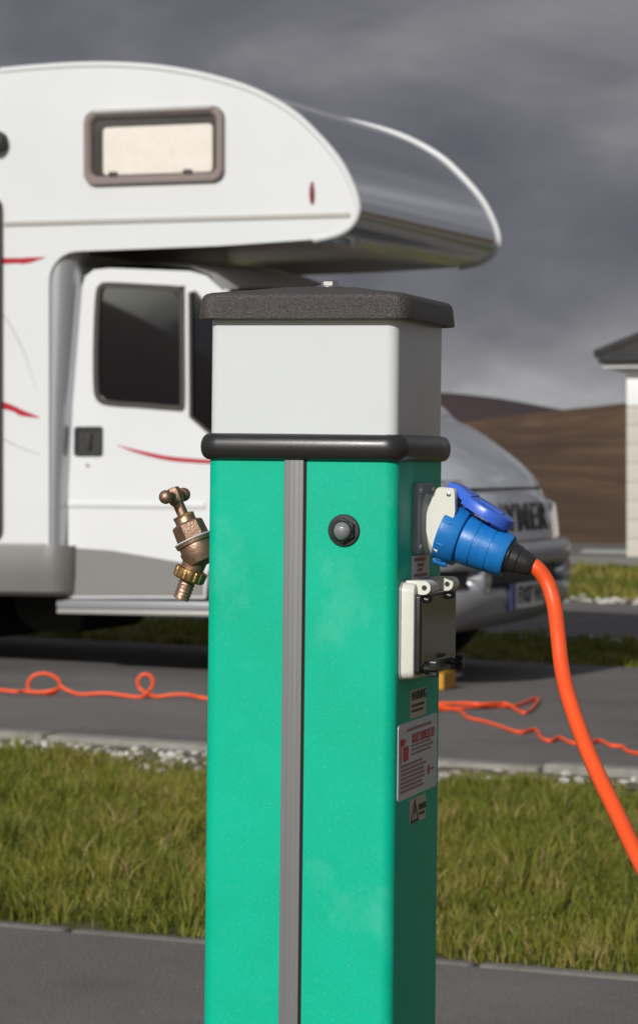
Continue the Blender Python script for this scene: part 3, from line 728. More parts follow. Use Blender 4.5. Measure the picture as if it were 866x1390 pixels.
right = [(866, 1021), (845, 1011.6), (829, 1010), (813, 1003), (794, 1007), (775, 1006), (759, 999), (746, 1003.6), (735, 999.5), (725.5, 988), (705, 992), (676, 983), (654, 976.5), (634, 971.5), (625, 963), (600, 957), (575, 955), (558, 959), (572, 963), (598, 961), (631, 960.5), (673, 956.7), (698, 956.0), (717, 949.4), (727, 945.3), (729, 950), (721, 960.6), (711, 965.5), (702, 962), (686, 957.8), (654, 959.0), (626, 957), (598, 953), (540, 951), (470, 952), (400, 948), (340, 950), (281, 946)]
crossz = {17: .014, 18: .010, 20: .006, 29: .014, 30: .016, 31: .014}
for i, (px, py) in enumerate(right):
    q = gpt(px, py + 2, gz); q.z += crossz.get(i, 0); path.append(q)
left = [(254.5, 940, 0), (234, 940, 0), (214, 942.6, 0), (201, 939, 0), (190, 932, 1), (187, 923, 1), (191, 915, 1), (198.6, 912.5, 1), (206, 917, 1), (207.5, 925, 1), (204, 934, 1), (196, 941, 2), (181, 942.5, 2), (144, 938, 0), (110.5, 939.6, 0), (92, 934, 0), (83, 929, 1), (79, 920, 1), (70, 914, 1), (57, 911.5, 1), (44, 916, 1), (38, 926, 1), (42, 937, 1), (57, 943, 1), (72, 940, 2), (81, 931, 2), (74, 933, 3), (56, 935.5, 3), (33.5, 934, 3), (0, 932, 3)]
for px, py, lvl in left:
    base_y = 935 + 9 * px / 280 + 4
    g = gpt(px, base_y, gz); g.z += max(0.0, (base_y - py - 3)) * g.y / F
    g.y += {0: 0, 1: .02, 2: -.03, 3: -.05}[lvl]; path.append(g)

# ------------------------------------------------------------------ motorhome
MY = 20.0
O_d = 14.35
mo = empty('motorhome', ((65 - CX) / F * O_d, O_d, 0), MY)
tag(mo, 'white coachbuilt motorhome with silver over-cab front parked on the pitch', 'motorhome')
MI = frame(mo)
WID = 2.20
def vp(px, py, v): return hit(MI, px, py, 1, v)
def uw(px, py, v=0.0):
    q = vp(px, py, v); return (q.x, q.z)
# --- outline of the side wall, traced on the near wall plane
top = [uw(*p) for p in ((0, 96), (50, 91.5), (110, 88), (170, 88.5), (230, 94), (290, 106), (345, 124), (395, 152), (430, 184), (458, 217), (475, 248), (484, 275), (483, 292), (474, 307), (455, 318), (425, 325))]
tops = spline([(a, b, 0) for a, b in top], 5)
tops = [(p.x, p.y) for p in tops]
u_f, w_f = uw(110, 341); u_p = uw(67, 500)[0]; w_sk = uw(60, 741)[1]
UR = -4.75
fil = []
for i in range(7):
    a = R(90 * i / 6); rr2 = .14
    fil.append((u_p + rr2 - rr2 * math.sin(a), w_f - rr2 + rr2 * math.cos(a)))
outline = [(UR, w_sk), (UR, tops[0][1] - .10), (UR + .05, tops[0][1] - .05), (UR + .12, tops[0][1] - .03)] + tops + [uw(300, 333.5)] + fil + [(u_p, w_sk)]
for nm, v0 in (('side_wall', 0.0), ('side_wall', WID - .03)):
    MB().plate(outline, [], lambda a, b: (a, v0, b), lambda a, b: (a, v0 + .03, b)).build(nm, 'gel_white', mo, smooth=25)
# rim moulding along the luton edge, both sides
for v0 in (.008, WID - .008):
    MB().tube([(a, v0, b) for a, b in tops], .016, 10).build('edge_moulding', 'gel_white', mo)
# roof skin and silver luton front: sheets swept across the width
def skin(name, pts, m, v0=.02, v1=WID - .02, inset=.0, th=.02):
    P = [Vector((a, b)) for a, b in pts]; inn = []
    for i, p in enumerate(P):
        t = (P[min(i + 1, len(P) - 1)] - P[max(i - 1, 0)]).normalized(); nn = Vector((t.y, -t.x)); inn.append(p + nn * th)
    mb = MB(); ring = [(p.x, p.y) for p in P] + [(p.x, p.y) for p in inn[::-1]]
    mb.loft([[(a, v, b) for a, b in ring] for v in (v0, (v0 + v1) / 2, v1)])
    return mb.build(name, m, mo, smooth=40)
k_s = 7 * 5 - 3
skin('roof', [(UR + .05, tops[0][1] - .05)] + tops[:k_s + 1], 'gel_white', inset=.01)
under = [tops[-1], uw(440, 330, 0)]
nose = tops[k_s:]
skin('luton_front', nose, 'luton_silver')
# luton floor: dark liner running back to the house wall
u_e, w_e = tops[-1]
skin('luton_floor', [(u_e, w_e + .004), (u_e - .25, w_e + .02), (.9, w_f + .06), (.35, w_f + .05), (.02, w_f + .01)], 'ceiling_grey', v0=.03, v1=WID - .03)
# red oval marker, trim line
q = uw(424, 262)
MB().loft([[(q[0] + .012 * k * math.cos(R(a)), .0 - d_, q[1] + .052 * k * math.sin(R(a))) for a in range(0, 360, 15)] for d_, k in ((-.002, 1), (.008, 1), (.014, .8), (.016, .4))]).build('side_marker_lamp', 'red_lens', mo)
ta, tb = uw(6, 304), uw(475, 291.5)
MB().loft([[(a[0], v, a[1] + dz) for v, dz in ((.002, -.011), (-.010, -.009), (-.010, .009), (.002, .011))] for a in (ta, tb)]).build('trim_strip', 'trim_grey', mo, smooth=0)
MB().loft([[(a[0], v, a[1] + dz) for v, dz in ((.002, -.011), (-.010, -.009), (-.010, .009), (.002, .011))] for a in ((UR + .1, ta[1] - .0), (uw(-190, 304)[0], ta[1]))]).build('trim_strip', 'trim_grey', mo, smooth=0)
# luton window
ca, cb_, cc_, cdd = uw(116, 151), uw(305, 143), uw(307, 246), uw(116, 252)
wcx = (ca[0] + cb_[0] + cc_[0] + cdd[0]) / 4; wcz = (ca[1] + cb_[1] + cc_[1] + cdd[1]) / 4
ww = cb_[0] - ca[0]; wh = ca[1] - cdd[1]; tl = math.atan2(cb_[1] - ca[1], cb_[0] - ca[0]) * .8
def wl(a, b, v): return (wcx + a * math.cos(tl) - b * math.sin(tl), v, wcz + a * math.sin(tl) + b * math.cos(tl))
lw = empty('overcab_window', (0, 0, 0)); lw.parent = mo
o_ = rrect(ww, wh, .055, 8); i_ = rrect(ww - .075, wh - .075, .035, 8)
MB().loft([[wl(a, b, .002) for a, b in o_], [wl(a, b, -.022) for a, b in o_], [wl(a * .985, b * .975, -.032) for a, b in o_], [wl(a, b, -.032) for a, b in rrect(ww - .05, wh - .05, .045, 8)], [wl(a, b, -.018) for a, b in i_], [wl(a, b, .001) for a, b in i_]], cap=(False, False)).build('window_frame', 'window_frame', lw, smooth=40)
MB().loft([[wl(a, b, -.001) for a, b in i_], [wl(a, b, -.004) for a, b in i_]]).build('window_recess', 'seal_black', lw)
bl = rrect(ww - .150, wh - .125, .02, 4, .018, -.018)
mb = MB(); mb.loft([[wl(a, b, -.004) for a, b in bl], [wl(a, b, -.010) for a, b in bl]]); mb.build('blind', 'blind', lw)
for qx in (-.20, .17):
    MB().box(*[f for pr in ((wcx + qx - .022, wcx + qx + .022), (-.024, -.010)) for f in pr], wcz - wh / 2 + .034, wcz - wh / 2 + .058, bev=.006).build('window_catch', 'seal_black', lw)
MB().loft([[wl(a, b, -.0135) for a, b in i_], [wl(a, b, -.016) for a, b in i_]]).build('window_pane', 'acrylic_tint', lw)
MB().tube([wl(-ww / 2 + .05, wh / 2 - .012, -.034), wl(ww / 2 - .05, wh / 2 - .012, -.034)], .010, 10).build('top_rail', 'trim_grey', lw)
# habitation door at the left, only its dark front edge shows
hd_ = empty('habitation_door', (0, 0, 0)); hd_.parent = mo
qd1, qd0 = uw(5, 266), uw(5, 735); dw = .66
dcx, dcz, dhh = qd1[0] - dw / 2, (qd1[1] + qd0[1]) / 2, qd1[1] - qd0[1]
orr = rrect(dw, dhh, .06, 6, dcx, dcz); irr = rrect(dw - .06, dhh - .06, .04, 6, dcx, dcz)
MB().loft([[(a, .002, b) for a, b in orr], [(a, -.022, b) for a, b in orr], [(a, -.022, b) for a, b in irr], [(a, -.008, b) for a, b in irr], [(a, .002, b) for a, b in irr]], cap=(False, False)).build('door_frame', 'seal_black', hd_)
MB().loft([[(a, .001, b) for a, b in irr], [(a, -.012, b) for a, b in irr]]).build('door_panel', 'gel_white', hd_)
wr = rrect(dw * .55, dhh * .3, .05, 6, dcx, dcz + dhh * .22)
MB().loft([[(a, -.011, b) for a, b in wr], [(a, -.02, b) for a, b in wr]]).build('door_window', 'smoked_window', hd_)
q = uw(2, 193)
MB().lathe((q[0] - .01, .002, q[1]), (0, -1, 0), [(0, .05), (.05, .052), (.07, .045), (.08, .02)], 24).build('awning_lamp', 'dark_rubber', mo)
# stripes: thin vinyl on the wall
def decal(name, up, lo, m, v=-.0015, vb=.004, f=None):
    f = f or (lambda a, b, o_: (a, o_, b))
    U = spline([(*p, 0) for p in up], 6); Lo = spline([(*p, 0) for p in lo], 6)
    rings_ = []
    for a, b in zip(U, Lo): rings_.append([f(a.x, a.y, v), f(b.x, b.y, v), f(b.x, b.y, vb), f(a.x, a.y, vb)])
    return MB().loft(rings_).build(name, m, mo, smooth=0)
decal('stripe', [uw(-160, 345), uw(5, 350), uw(40, 349.5), uw(62, 349)], [uw(-160, 372), uw(5, 358.5), uw(35, 358), uw(62, 350)], 'stripe_red')
decal('stripe', [uw(-120, 500), uw(5, 545), uw(30, 556), uw(54, 566)], [uw(-120, 530), uw(5, 555), uw(28, 564), uw(54, 567.5)], 'stripe_red')
decal('stripe', [uw(0, 420), uw(15, 440), uw(35, 480), uw(50, 528)], [uw(0, 423), uw(14, 442), uw(34, 481.5), uw(50, 529)], 'stripe_grey')
decal('stripe', [uw(0, 592), uw(15, 600), uw(35, 609), uw(55, 617)], [uw(0, 595), uw(15, 602), uw(35, 610.5), uw(55, 618)], 'stripe_grey')
# house front: silver rounded pillar beside the cab, wall behind, rear wall, floor
sp = []
for i in range(9):
    a = R(90 * i / 8); sp.append((.012 + .075 * math.sin(a) , .015 + .10 * (1 - math.cos(a))))
zt_h = w_f + .03
pil = MB(); ring = lambda w, k: [(u_p + a * k, b, w) for a, b in sp] + [(u_p + .012 + .075 * k, .20, w), (u_p - .02, .20, w), (u_p - .02, .015, w)]
pil.loft([ring(w_sk - .01, .55), ring(.9, .62), ring(1.3, .80), ring(w_f - .12, 1.25), ring(zt_h, 1.4)]).build('silver_pillar', 'silver_paint', mo, smooth=50)
MB().box(u_p - .03, u_p + .02, .03, WID - .03, .42, zt_h + .05).build('front_bulkhead', 'ceiling_grey', mo, smooth=0)
MB().box(UR, UR + .03, .03, WID - .03, w_sk, tops[0][1] - .1).build('rear_wall', 'gel_white', mo, smooth=0)
MB().box(UR + .03, 1.5, .16, WID - .16, .44, .50).build('floor_pan', 'dark_underbody', mo, smooth=0)
# grey skirts, both sides
w_s0, w_s1 = uw(30, 809)[1], w_sk
u_s1 = uw(90, 780)[0] + .01
for sgn, v0 in ((1, 0.0), (-1, WID)):
    sk = MB(); vy = lambda d: v0 + sgn * d
    prof_ = [(-.006, w_s1), (-.014, w_s1 - .02), (-.014, w_s0 + .10), (.0, w_s0 + .02), (.03, w_s0), (.06, w_s0 + .01), (.06, w_s1)]
    rg = []
    for uu, ins in ((UR, 0), (u_p - .03, 0), (u_p + .02, .004), (u_s1 - .05, .02), (u_s1 - .015, .05), (u_s1, .10)):
        rg.append([(uu, vy(d + ins), w) for d, w in prof_])
    sk.loft(rg).build('skirt', 'skirt_grey', mo, smooth=40)
    MB().box(UR, u_p - .01, v0 - .004 if sgn > 0 else v0 - .006, v0 + .006 if sgn > 0 else v0 + .004, w_s1 - .004, w_s1 + .012).build('skirt_trim', 'trim_grey', mo, smooth=0)
# --- cab: side plates lean inward, door with handle and windows
CV = lambda w: .085 + .030 * (w - .35)
def cp(px, py):
    w = 1.0
    for _ in range(4): q = vp(px, py, CV(w)); w = q.z
    return (q.x, q.z)
ax_u = cp(397, 800)[0]; wheel_r = .335
arch = [(ax_u + .42 * math.cos(R(a)), .36 + .42 * math.sin(R(a))) for a in range(172, 8, -9)]
door_out = [cp(93, 812), cp(93, 720), cp(93.5, 640), cp(97, 560), cp(105, 445), cp(111, 392), cp(116, 375), cp(128, 366), cp(150, 364), cp(258, 368), cp(280, 374), cp(300, 392), cp(345, 450), cp(383, 508), cp(392, 545), cp(388, 600), cp(360, 660), cp(320, 700), cp(295, 740), cp(281, 780), cp(279, 812)]
win1 = spline([(*cp(*p), 0) for p in ((131, 400), (137, 386), (150, 383.5), (200, 386), (246, 389), (250.5, 393), (251, 450), (251.5, 540), (249, 556), (240, 557), (190, 553), (148, 550), (132, 542), (128, 520), (128, 460))], 3, True)
win2 = [cp(*p) for p in ((257, 397), (266, 395), (300, 437), (356, 522), (352, 598), (335, 616), (290, 594), (258, 566))]
win1 = [(p.x, p.y) for p in win1]
def grow(pts, k):
    n = len(pts); A2 = sum(pts[i][0] * pts[(i + 1) % n][1] - pts[(i + 1) % n][0] * pts[i][1] for i in range(n)); sg = 1 if A2 > 0 else -1; res = []
    for i in range(n):
        t = Vector((pts[(i + 1) % n][0] - pts[i - 1][0], pts[(i + 1) % n][1] - pts[i - 1][1])).normalized(); res.append((pts[i][0] + sg * t.y * k, pts[i][1] - sg * t.x * k))
    return res
def mir(v, far): return WID - v if far else v
for far in (False, True):
    dr = empty('cab_door', (0, 0, 0)); dr.parent = mo
    fm = lambda off: (lambda a, b: (a, mir(CV(b) + off, far), b))
    MB().plate(door_out, [win1, win2], fm(0), fm(.05)).build('door_panel', 'cab_white', dr, smooth=20)
    for wpts in (win1, win2):
        MB().plate(grow(wpts, .002), [grow(wpts, -.022 if wpts is win1 else -.013)], fm(-.006), fm(.02)).build('window_seal', 'seal_black', dr, smooth=0)
        MB().plate(grow(wpts, -.018), [], fm(.010), fm(.014)).build('window_pane', 'cab_glass', dr, smooth=0)
    low = [cp(94.5, 743.5), cp(150, 747), cp(210, 757), cp(277, 769), cp(277, 809), cp(94.5, 809)]
    MB().plate(low, [], fm(-.003), fm(.002)).build('lower_panel', 'door_grey', dr, smooth=0)
    if not far:
        h0, h1 = cp(102, 579), cp(140, 619)
        hw, hh_ = h1[0] - h0[0], h0[1] - h1[1]; hx, hz_ = (h0[0] + h1[0]) / 2, (h0[1] + h1[1]) / 2
        mk = lambda k, off, r: [(a, CV(b) + off, b) for a, b in rrect(hw - k, hh_ - k, r, 4, hx, hz_)]
        ho = MB().loft([mk(0, .004, .015), mk(0, -.008, .015), mk(.006, -.012, .013), mk(.030, -.012, .01), mk(.034, -.002, .01)]).build('handle', 'dark_rubber', dr)
        MB().box(hx - .004, hx + .016, CV(hz_) - .018, CV(hz_) - .004, hz_ - .040, hz_ + .040, bev=.006).build('handle_grip', 'seal_black', ho)
        q = cp(120, 631); MB().lathe((q[0], CV(q[1]) + .001, q[1]), (0, -1, 0), [(0, .011), (.004, .010), (.005, .004)], 14).build('door_lock', 'steel', dr)
        dl = decal('stripe', [cp(160, 604), cp(190, 611.5), cp(235, 620), cp(300, 625)], [cp(160, 604.8), cp(190, 616), cp(235, 626), cp(300, 630.5)], 'stripe_red', f=lambda a, b, o_: (a, CV(b) + o_, b)); dl.parent = dr
        ra, rb = cp(94, 684), cp(279, 686)
        MB().loft([[(a[0], CV(a[1] + dz) + v, a[1] + dz) for v, dz in ((.002, .022), (-.012, .006), (-.012, -.006), (.002, -.024))] for a in (ra, rb)]).build('door_crease', 'cab_white', dr, smooth=60)
    # sill under the door
    s0, s1 = uw(66, 818), cp(283, 836)
    MB().box(s0[0], s1[0] + .02, min(mir(.085, far), mir(.20, far)), max(mir(.085, far), mir(.20, far)), s1[1] + .022, s0[1] + .012, bev=.008).build('door_sill', 'bumper_grey', mo)
    MB().box(s0[0] + .005, s1[0] + .02, min(mir(.080, far), mir(.19, far)), max(mir(.080, far), mir(.19, far)), s1[1] - .002, s1[1] + .020, bev=.004).build('sill_trim', 'trim_grey', mo)
# cab roof and windscreen
wr0, wr1 = cp(200, 366), cp(345, 450)
rf = MB(); rcs = []
for (px, py) in ((112, 367), (128, 361), (200, 357), (258, 361), (285, 372), (302, 394)):
    u_, w_ = cp(px, py); a = CV(w_); hump = .05
    rcs.append([(u_, a + (WID - 2 * a) * i / 16, w_ + hump * math.sin(math.pi * i / 16) ** .7 - .004) for i in range(17)])
low_r = [[(p[0], p[1], p[2] - .03) for p in r] for r in rcs]
rf.loft(rcs, closed=False, cap=(False, False)); rf.loft(low_r, closed=False, cap=(False, False)); rf.build('cab_roof', 'cab_white', mo, smooth=60, weld=False)
ws = MB(); ua, wa = cp(302, 396); ub, wb = cp(391, 545)
rgs = []
for k in range(9):
    t = k / 8; u_, w_ = ua + (ub - ua) * t, wa + (wb - wa) * t; a = CV(w_) + .02; bulge = .10 + .14 * t
    rgs.append([(u_ + bulge * (1 - abs(2 * i / 16 - 1) ** 2.5), a + (WID - 2 * a) * i / 16, w_ + (.05 * (1 - t)) * math.sin(math.pi * i / 16) ** .7) for i in range(17)])
ws.loft(rgs, closed=False, cap=(False, False)).build('windscreen', 'cab_glass', mo, smooth=60)
for far in (False, True):
    MB().tube([(ua, mir(CV(wa) + .012, far), wa), (ua * .5 + ub * .5 + .004, mir(CV((wa + wb) / 2) + .012, far), (wa + wb) / 2), (ub, mir(CV(wb) + .012, far), wb)], .028, 10).build('windscreen_pillar', 'cab_white', mo)
# front shell: bonnet, wings and nose, rounded in plan
VC = WID / 2
def tr(px, py, v=1.72): q = vp(px, py, v); return (q.x + .11, q.z)
ubase = ub - .02
front = [(ub + .24, wb + .02)] + [tr(*p) for p in ((598, 566), (625, 578), (655, 597), (685, 619), (705, 637), (716, 652), (723, 668), (728, 690), (731, 715), (733, 732))]
def plan(uf, w, ub_, half, n=3.2, m=40, tmax=90):
    pts = []
    for i in range(m + 1):
        t = R(-tmax + 2 * tmax * i / m); s_, c_ = math.sin(t), math.cos(t)
        pts.append((ub_ + (uf - ub_) * abs(c_) ** (2 / n), VC + half * math.copysign(abs(s_) ** (2 / n), s_), w))
    return pts
halfw = lambda w: VC - CV(w) - .002
frs = spline([(a, b, 0) for a, b in front], 3)
rows = [plan(p.x, p.y + 0.0, ubase if p.y > .81 else ax_u + .425, halfw(p.y)) for p in frs]
# bonnet crown: raise the middle, drop the flanks
for r in rows[:22]:
    for j, p in enumerate(r):
        q = abs(p[1] - VC) / VC; r[j] = (p[0], p[1], p[2] - .10 * q ** 3)
# flank below the belt, down to the arch
def side_rows():
    res = []
    w_last = front[-1][1]
    for w in (w_last - .02,):
        res.append(plan(front[-1][0] - .005, w, ax_u + .425, halfw(w)))
    return res
MB().loft(rows + side_rows(), closed=False, cap=(False, False)).build('bonnet', 'bonnet_silver', mo, smooth=50)
for far in (False, True):
    wing = [(ubase - .0, wb + .0), (ubase, front[5][1])] 
    # wing panel with the wheel arch cut out
    wp = [cp(393, 545), cp(389, 600), cp(361, 660), cp(321, 700), cp(297, 740)] + [p for p in arch if p[1] > .40] + [(ax_u + .44, .62), (ax_u + .46, .9), (ax_u + .30, 1.02), (ub + .12, wb - .06)]
    MB().plate(wp, [], lambda a, b: (a, mir(CV(b) + .001, far), b), lambda a, b: (a, mir(CV(b) + .04, far), b)).build('front_wing', 'cab_white', mo, smooth=20)
# grille panel with lettering
gz0, gz1 = tr(720, 724)[1], tr(720, 676)[1]
def face(v, w, off):
    # u on the nose surface at this height and width
    k = 0
    for i in range(len(frs) - 1):
        if frs[i].y >= w >= frs[i + 1].y: k = i
    a, b = frs[k], frs[k + 1]; t = 0 if a.y == b.y else (a.y - w) / (a.y - b.y); uf = a.x + (b.x - a.x) * t
    q = min(.999, abs(v - VC) / halfw(w)); u0 = ubase if w > .81 else ax_u + .425
    return (u0 + (uf - u0) * (1 - q ** 3.2) ** (1 / 3.2) + off, v, w)
def patch(v0, v1, w0, w1, off, m, name, parent, nv=14, nw=4, th=.02):
    g0 = [[face(v0 + (v1 - v0) * i / nv, w0 + (w1 - w0) * j / nw, off) for i in range(nv + 1)] for j in range(nw + 1)]
    mb = MB(); mb.loft(g0, closed=False, cap=(False, False))
    g1 = [[(p[0] - th, p[1], p[2]) for p in r] for r in g0]; mb.loft(g1, closed=False, cap=(False, False))
    edge0 = g0[0] + [r[-1] for r in g0[1:]] + g0[-1][::-1][1:] + [r[0] for r in g0[::-1][1:-1]]
    edge1 = [(p[0] - th, p[1], p[2]) for p in edge0]
    mb.loft([edge0, edge1], cap=(False, False)); return mb.build(name, m, parent, smooth=40)
gl0 = patch(.50, WID - .34, gz0 - .012, gz1 + .016, .006, 'bonnet_silver', 'grille_panel', mo)
def letters(body, size, v_c, w_c, off, m, parent, xs):
    cu = bpy.data.curves.new('lettering', 'FONT'); cu.body = body; cu.size = size; cu.align_x = 'CENTER'; cu.align_y = 'CENTER'; cu.offset = size * .012; cu.space_character = 1.18; cu.extrude = .004; cu.resolution_u = 3
    o = bpy.data.objects.new('lettering', cu); C.objects.link(o); bpy.context.view_layer.update()
    me = bpy.data.meshes.new_from_object(o.evaluated_get(bpy.context.evaluated_depsgraph_get())); bpy.data.objects.remove(o)
    bm = bmesh.new(); bm.from_mesh(me); bmesh.ops.subdivide_edges(bm, edges=[e for e in bm.edges if e.calc_length() > .04], cuts=2); bm.to_mesh(me); bm.free()
    for v in me.vertices:
        vv = v_c + v.co.x * xs; w_ = w_c + v.co.y; v.co = Vector(face(vv, w_, off + v.co.z))
    me.materials.clear(); me.materials.append(MATS[m]); me.name = 'lettering'
    q = bpy.data.objects.new('lettering', me); C.objects.link(q); q.parent = parent; return q
letters('HYMER', .185, 1.03, (gz0 + gz1) / 2, .010, 'seal_black', gl0, 1.35)
for v0, v1 in ((.16, .46), (WID - .30, WID - .14)):
    patch(v0, v1, gz0 + .01, gz1 + .10, .008, 'headlamp_glass', 'headlamp', mo, nv=8)
MB().tube([face(.2 + 1.8 * i / 20, gz1 + .055, .004) for i in range(21)], .006, 6).build('bonnet_gap', 'seal_black', mo)
# bumper: upper bar, dark intake, lower lip
wb1, wb2, wb3, wb4, wb5 = [tr(700, y)[1] for y in (733, 760, 786, 812, 838)]
ubf = tr(747, 745)[0]
def bsec(uf, w, half): return plan(uf, w, ax_u + .40, half, n=3.6, m=36)
hb = VC - .055
MB().loft([bsec(ubf - .05, wb1 + .012, hb - .03), bsec(ubf - .015, wb1, hb), bsec(ubf, wb1 - .03, hb), bsec(ubf, wb2 + .02, hb), bsec(ubf - .02, wb2, hb), bsec(ubf - .08, wb2 - .005, hb - .04)], closed=False, cap=(False, False)).build('bumper', 'bumper_grey', mo, smooth=50)
MB().loft([bsec(ubf - .07, wb2 + .01, hb - .03), bsec(ubf - .075, wb3 - .01, hb - .03)], closed=False, cap=(False, False)).build('bumper_intake', 'seal_black', mo)
bl_ = MB().loft([bsec(ubf - .07, wb3 + .004, hb - .02), bsec(ubf - .02, wb3, hb), bsec(ubf - .008, wb3 - .03, hb), bsec(ubf - .02, wb4, hb), bsec(ubf - .10, wb5 + .03, hb - .02), bsec(ubf - .22, wb5 - .01, hb - .05)], closed=False, cap=(False, False)).build('bumper_lip', 'bumper_grey', mo, smooth=50)
for v0 in (.42, WID - .42):
    u_ = ubf - .075 
    MB().lathe((u_ - .05, v0, (wb2 + wb3) / 2), (1, 0, 0), [(0, .07), (.07, .068), (.085, .058), (.086, .03)], 24).build('fog_lamp', 'headlamp_glass', mo)
# number plate
pu = ubf + .030; pw_, ph_ = .52, .114; pcz = (wb3 + wb4) / 2 + .008; pcv = .95
npl = empty('number_plate', (0, 0, 0)); npl.parent = mo
pyaw = -.12
def plp(a, b, o_): return (pu - abs(a - .0) * 0 + o_ - .10 * (a / .5) ** 2 * .55 - .018, pcv + a, pcz + b)
for (nm, a0, a1, b, o0, o1, m_) in (('plate', -pw_ / 2, pw_ / 2, ph_ / 2, -.03, .0, 'plate_cream'), ('plate_band', -pw_ / 2 - .012, -pw_ / 2 + .035, ph_ / 2 + .004, -.03, .002, 'plate_blue')):
    nn = 10; mb = MB(); rg = []
    for i in range(nn + 1):
        a = a0 + (a1 - a0) * i / nn; rg.append([plp(a, -b, o1), plp(a, b, o1), plp(a, b, o0), plp(a, -b, o0)])
    mb.loft(rg).build(nm, m_, npl, smooth=20)
cu = bpy.data.curves.new('lettering', 'FONT'); cu.body = 'FX07 VHE'; cu.size = .108; cu.align_x = 'CENTER'; cu.align_y = 'CENTER'; cu.offset = .003; cu.resolution_u = 3
o = bpy.data.objects.new('lettering', cu); C.objects.link(o); bpy.context.view_layer.update()
me = bpy.data.meshes.new_from_object(o.evaluated_get(bpy.context.evaluated_depsgraph_get())); bpy.data.objects.remove(o)
wmax = max(abs(v.co.x) for v in me.vertices)
for v in me.vertices: v.co = Vector(plp(v.co.x / wmax * .21 + .015, v.co.y, .003))
me.materials.clear(); me.materials.append(MATS['print_black']); q = bpy.data.objects.new('lettering', me); C.objects.link(q); q.parent = npl
# wheels
def wheel(u, v, far, r=.335):
    w_ = empty('wheel', (u, v, r + .012 + G((mo.matrix_world @ Vector((u, v, 0))).x))); w_.parent = mo
    s_ = 1 if not far else -1
    MB().lathe((0, -.10 * s_, 0), (0, s_, 0), [(.075, .198), (.004, .208), (.0, .23), (.005, .27), (.02, .318), (.045, r), (.155, r), (.18, .318), (.195, .27), (.2, .20)], 40).build('tyre', 'tyre', w_)
    MB().lathe((0, -.09 * s_, 0), (0, s_, 0), [(.000, .01), (-.004, .045), (.022, .062), (.030, .15), (.012, .178), (-.004, .204), (.062, .206)], 32).build('rim', 'silver_paint', w_)
    for k in range(6):
        a = 2 * math.pi * k / 6
        MB().lathe((.115 * math.cos(a), -.060 * s_, .115 * math.sin(a)), (0, -s_, 0), [(-.02, .022), (.0045, .022)], 10).build('wheel_hole', 'gap_black', w_)
for u_ in (ax_u, -3.1):
    wheel(u_, .24, False); wheel(u_, WID - .24, True)
MB().box(ax_u - .42, ax_u + .36, .20, WID - .20, .48, .80).build('engine_bay', 'dark_underbody', mo, smooth=0)
for v0 in (.17, WID - .38):
    MB().lathe((ax_u, v0, .36), (0, 1, 0), [(0, .41), (.2, .41)], 32).build('wheel_arch_liner', 'dark_underbody', mo) if False else None
# things slung under the floor
q0, q1 = vp(42, 852, 1.0), vp(146, 852, 1.0)
tk = spline([(*p, 0) for p in ((q0.x, .46), (q0.x + .04, .27), (q0.x + .13, q0.z + .01), (q0.x + .25, q0.z), (q1.x - .03, q0.z + .02), (q1.x, .46))], 5)
MB().plate([(p.x, p.y) for p in tk], [], lambda a, b: (a, .75, b), lambda a, b: (a, 1.5, b)).build('waste_tank', 'dark_underbody', mo, smooth=30)
q1 = vp(22, 864, .9)
MB().box(q1.x - .75, q1.x, .5, 1.4, q1.z, .45, bev=.04).build('water_tank', 'dark_underbody', mo)
# inside the cab
se = empty('cab_seat', (0, 0, 0)); se.parent = mo
hq = cp(158, 425)
MB().box(hq[0] - .06, hq[0] + .06, .42, .70, hq[1] - .10, hq[1] + .10, bev=.045).build('headrest', 'seat_cloth', se)
MB().box(hq[0] - .10, hq[0] + .06, .32, .80, .85, hq[1] - .13, bev=.05).build('backrest', 'seat_cloth', se)
MB().box(hq[0] - .05, hq[0] + .50, .32, .82, .72, .90, bev=.05).build('seat_cushion', 'seat_cloth', se)
se2 = copy_tree(se, mo); se2.location = (0, .98, 0)
MB().box(ub - .35, ub + .10, .14, WID - .14, .95, 1.13, bev=.05).build('dashboard', 'seat_cloth', mo)
MB().lathe((ub - .42, .58, 1.18), (-.85, 0, .5), [(-.012, .17), (.0, .185), (.012, .17), (.0, .155), (-.012, .17)], 28).build('steering_wheel', 'dark_rubber', mo)
# hook-up inlet on the side wall
il = MB().box(-1.62, -1.50, -.02, .002, .86, 1.0, bev=.008).build('power_inlet', 'seal_black', mo)

# finish the lead: from the left edge of the picture along the ground and up to the inlet
MW = mo.matrix_world
endp = MW @ Vector((-1.56, -.03, .92)); gr1 = MW @ Vector((-1.45, -.35, .10)); gr2 = MW @ Vector((-1.58, -.12, .30))
path += [(path[-1] + gr1) / 2 + Vector((0, .05, 0)), gr1, gr2, endp]
for i in range(len(path)):
    if i > 18: path[i].z = max(path[i].z, G(path[i].x) + gz)
sp_ = spline(path, 7)
rad = [.0079 if i < 90 else .0074 for i in range(len(sp_))]
MB().tube(sp_, rad, 12).build('cable', 'orange_cable', lead, smooth=60)

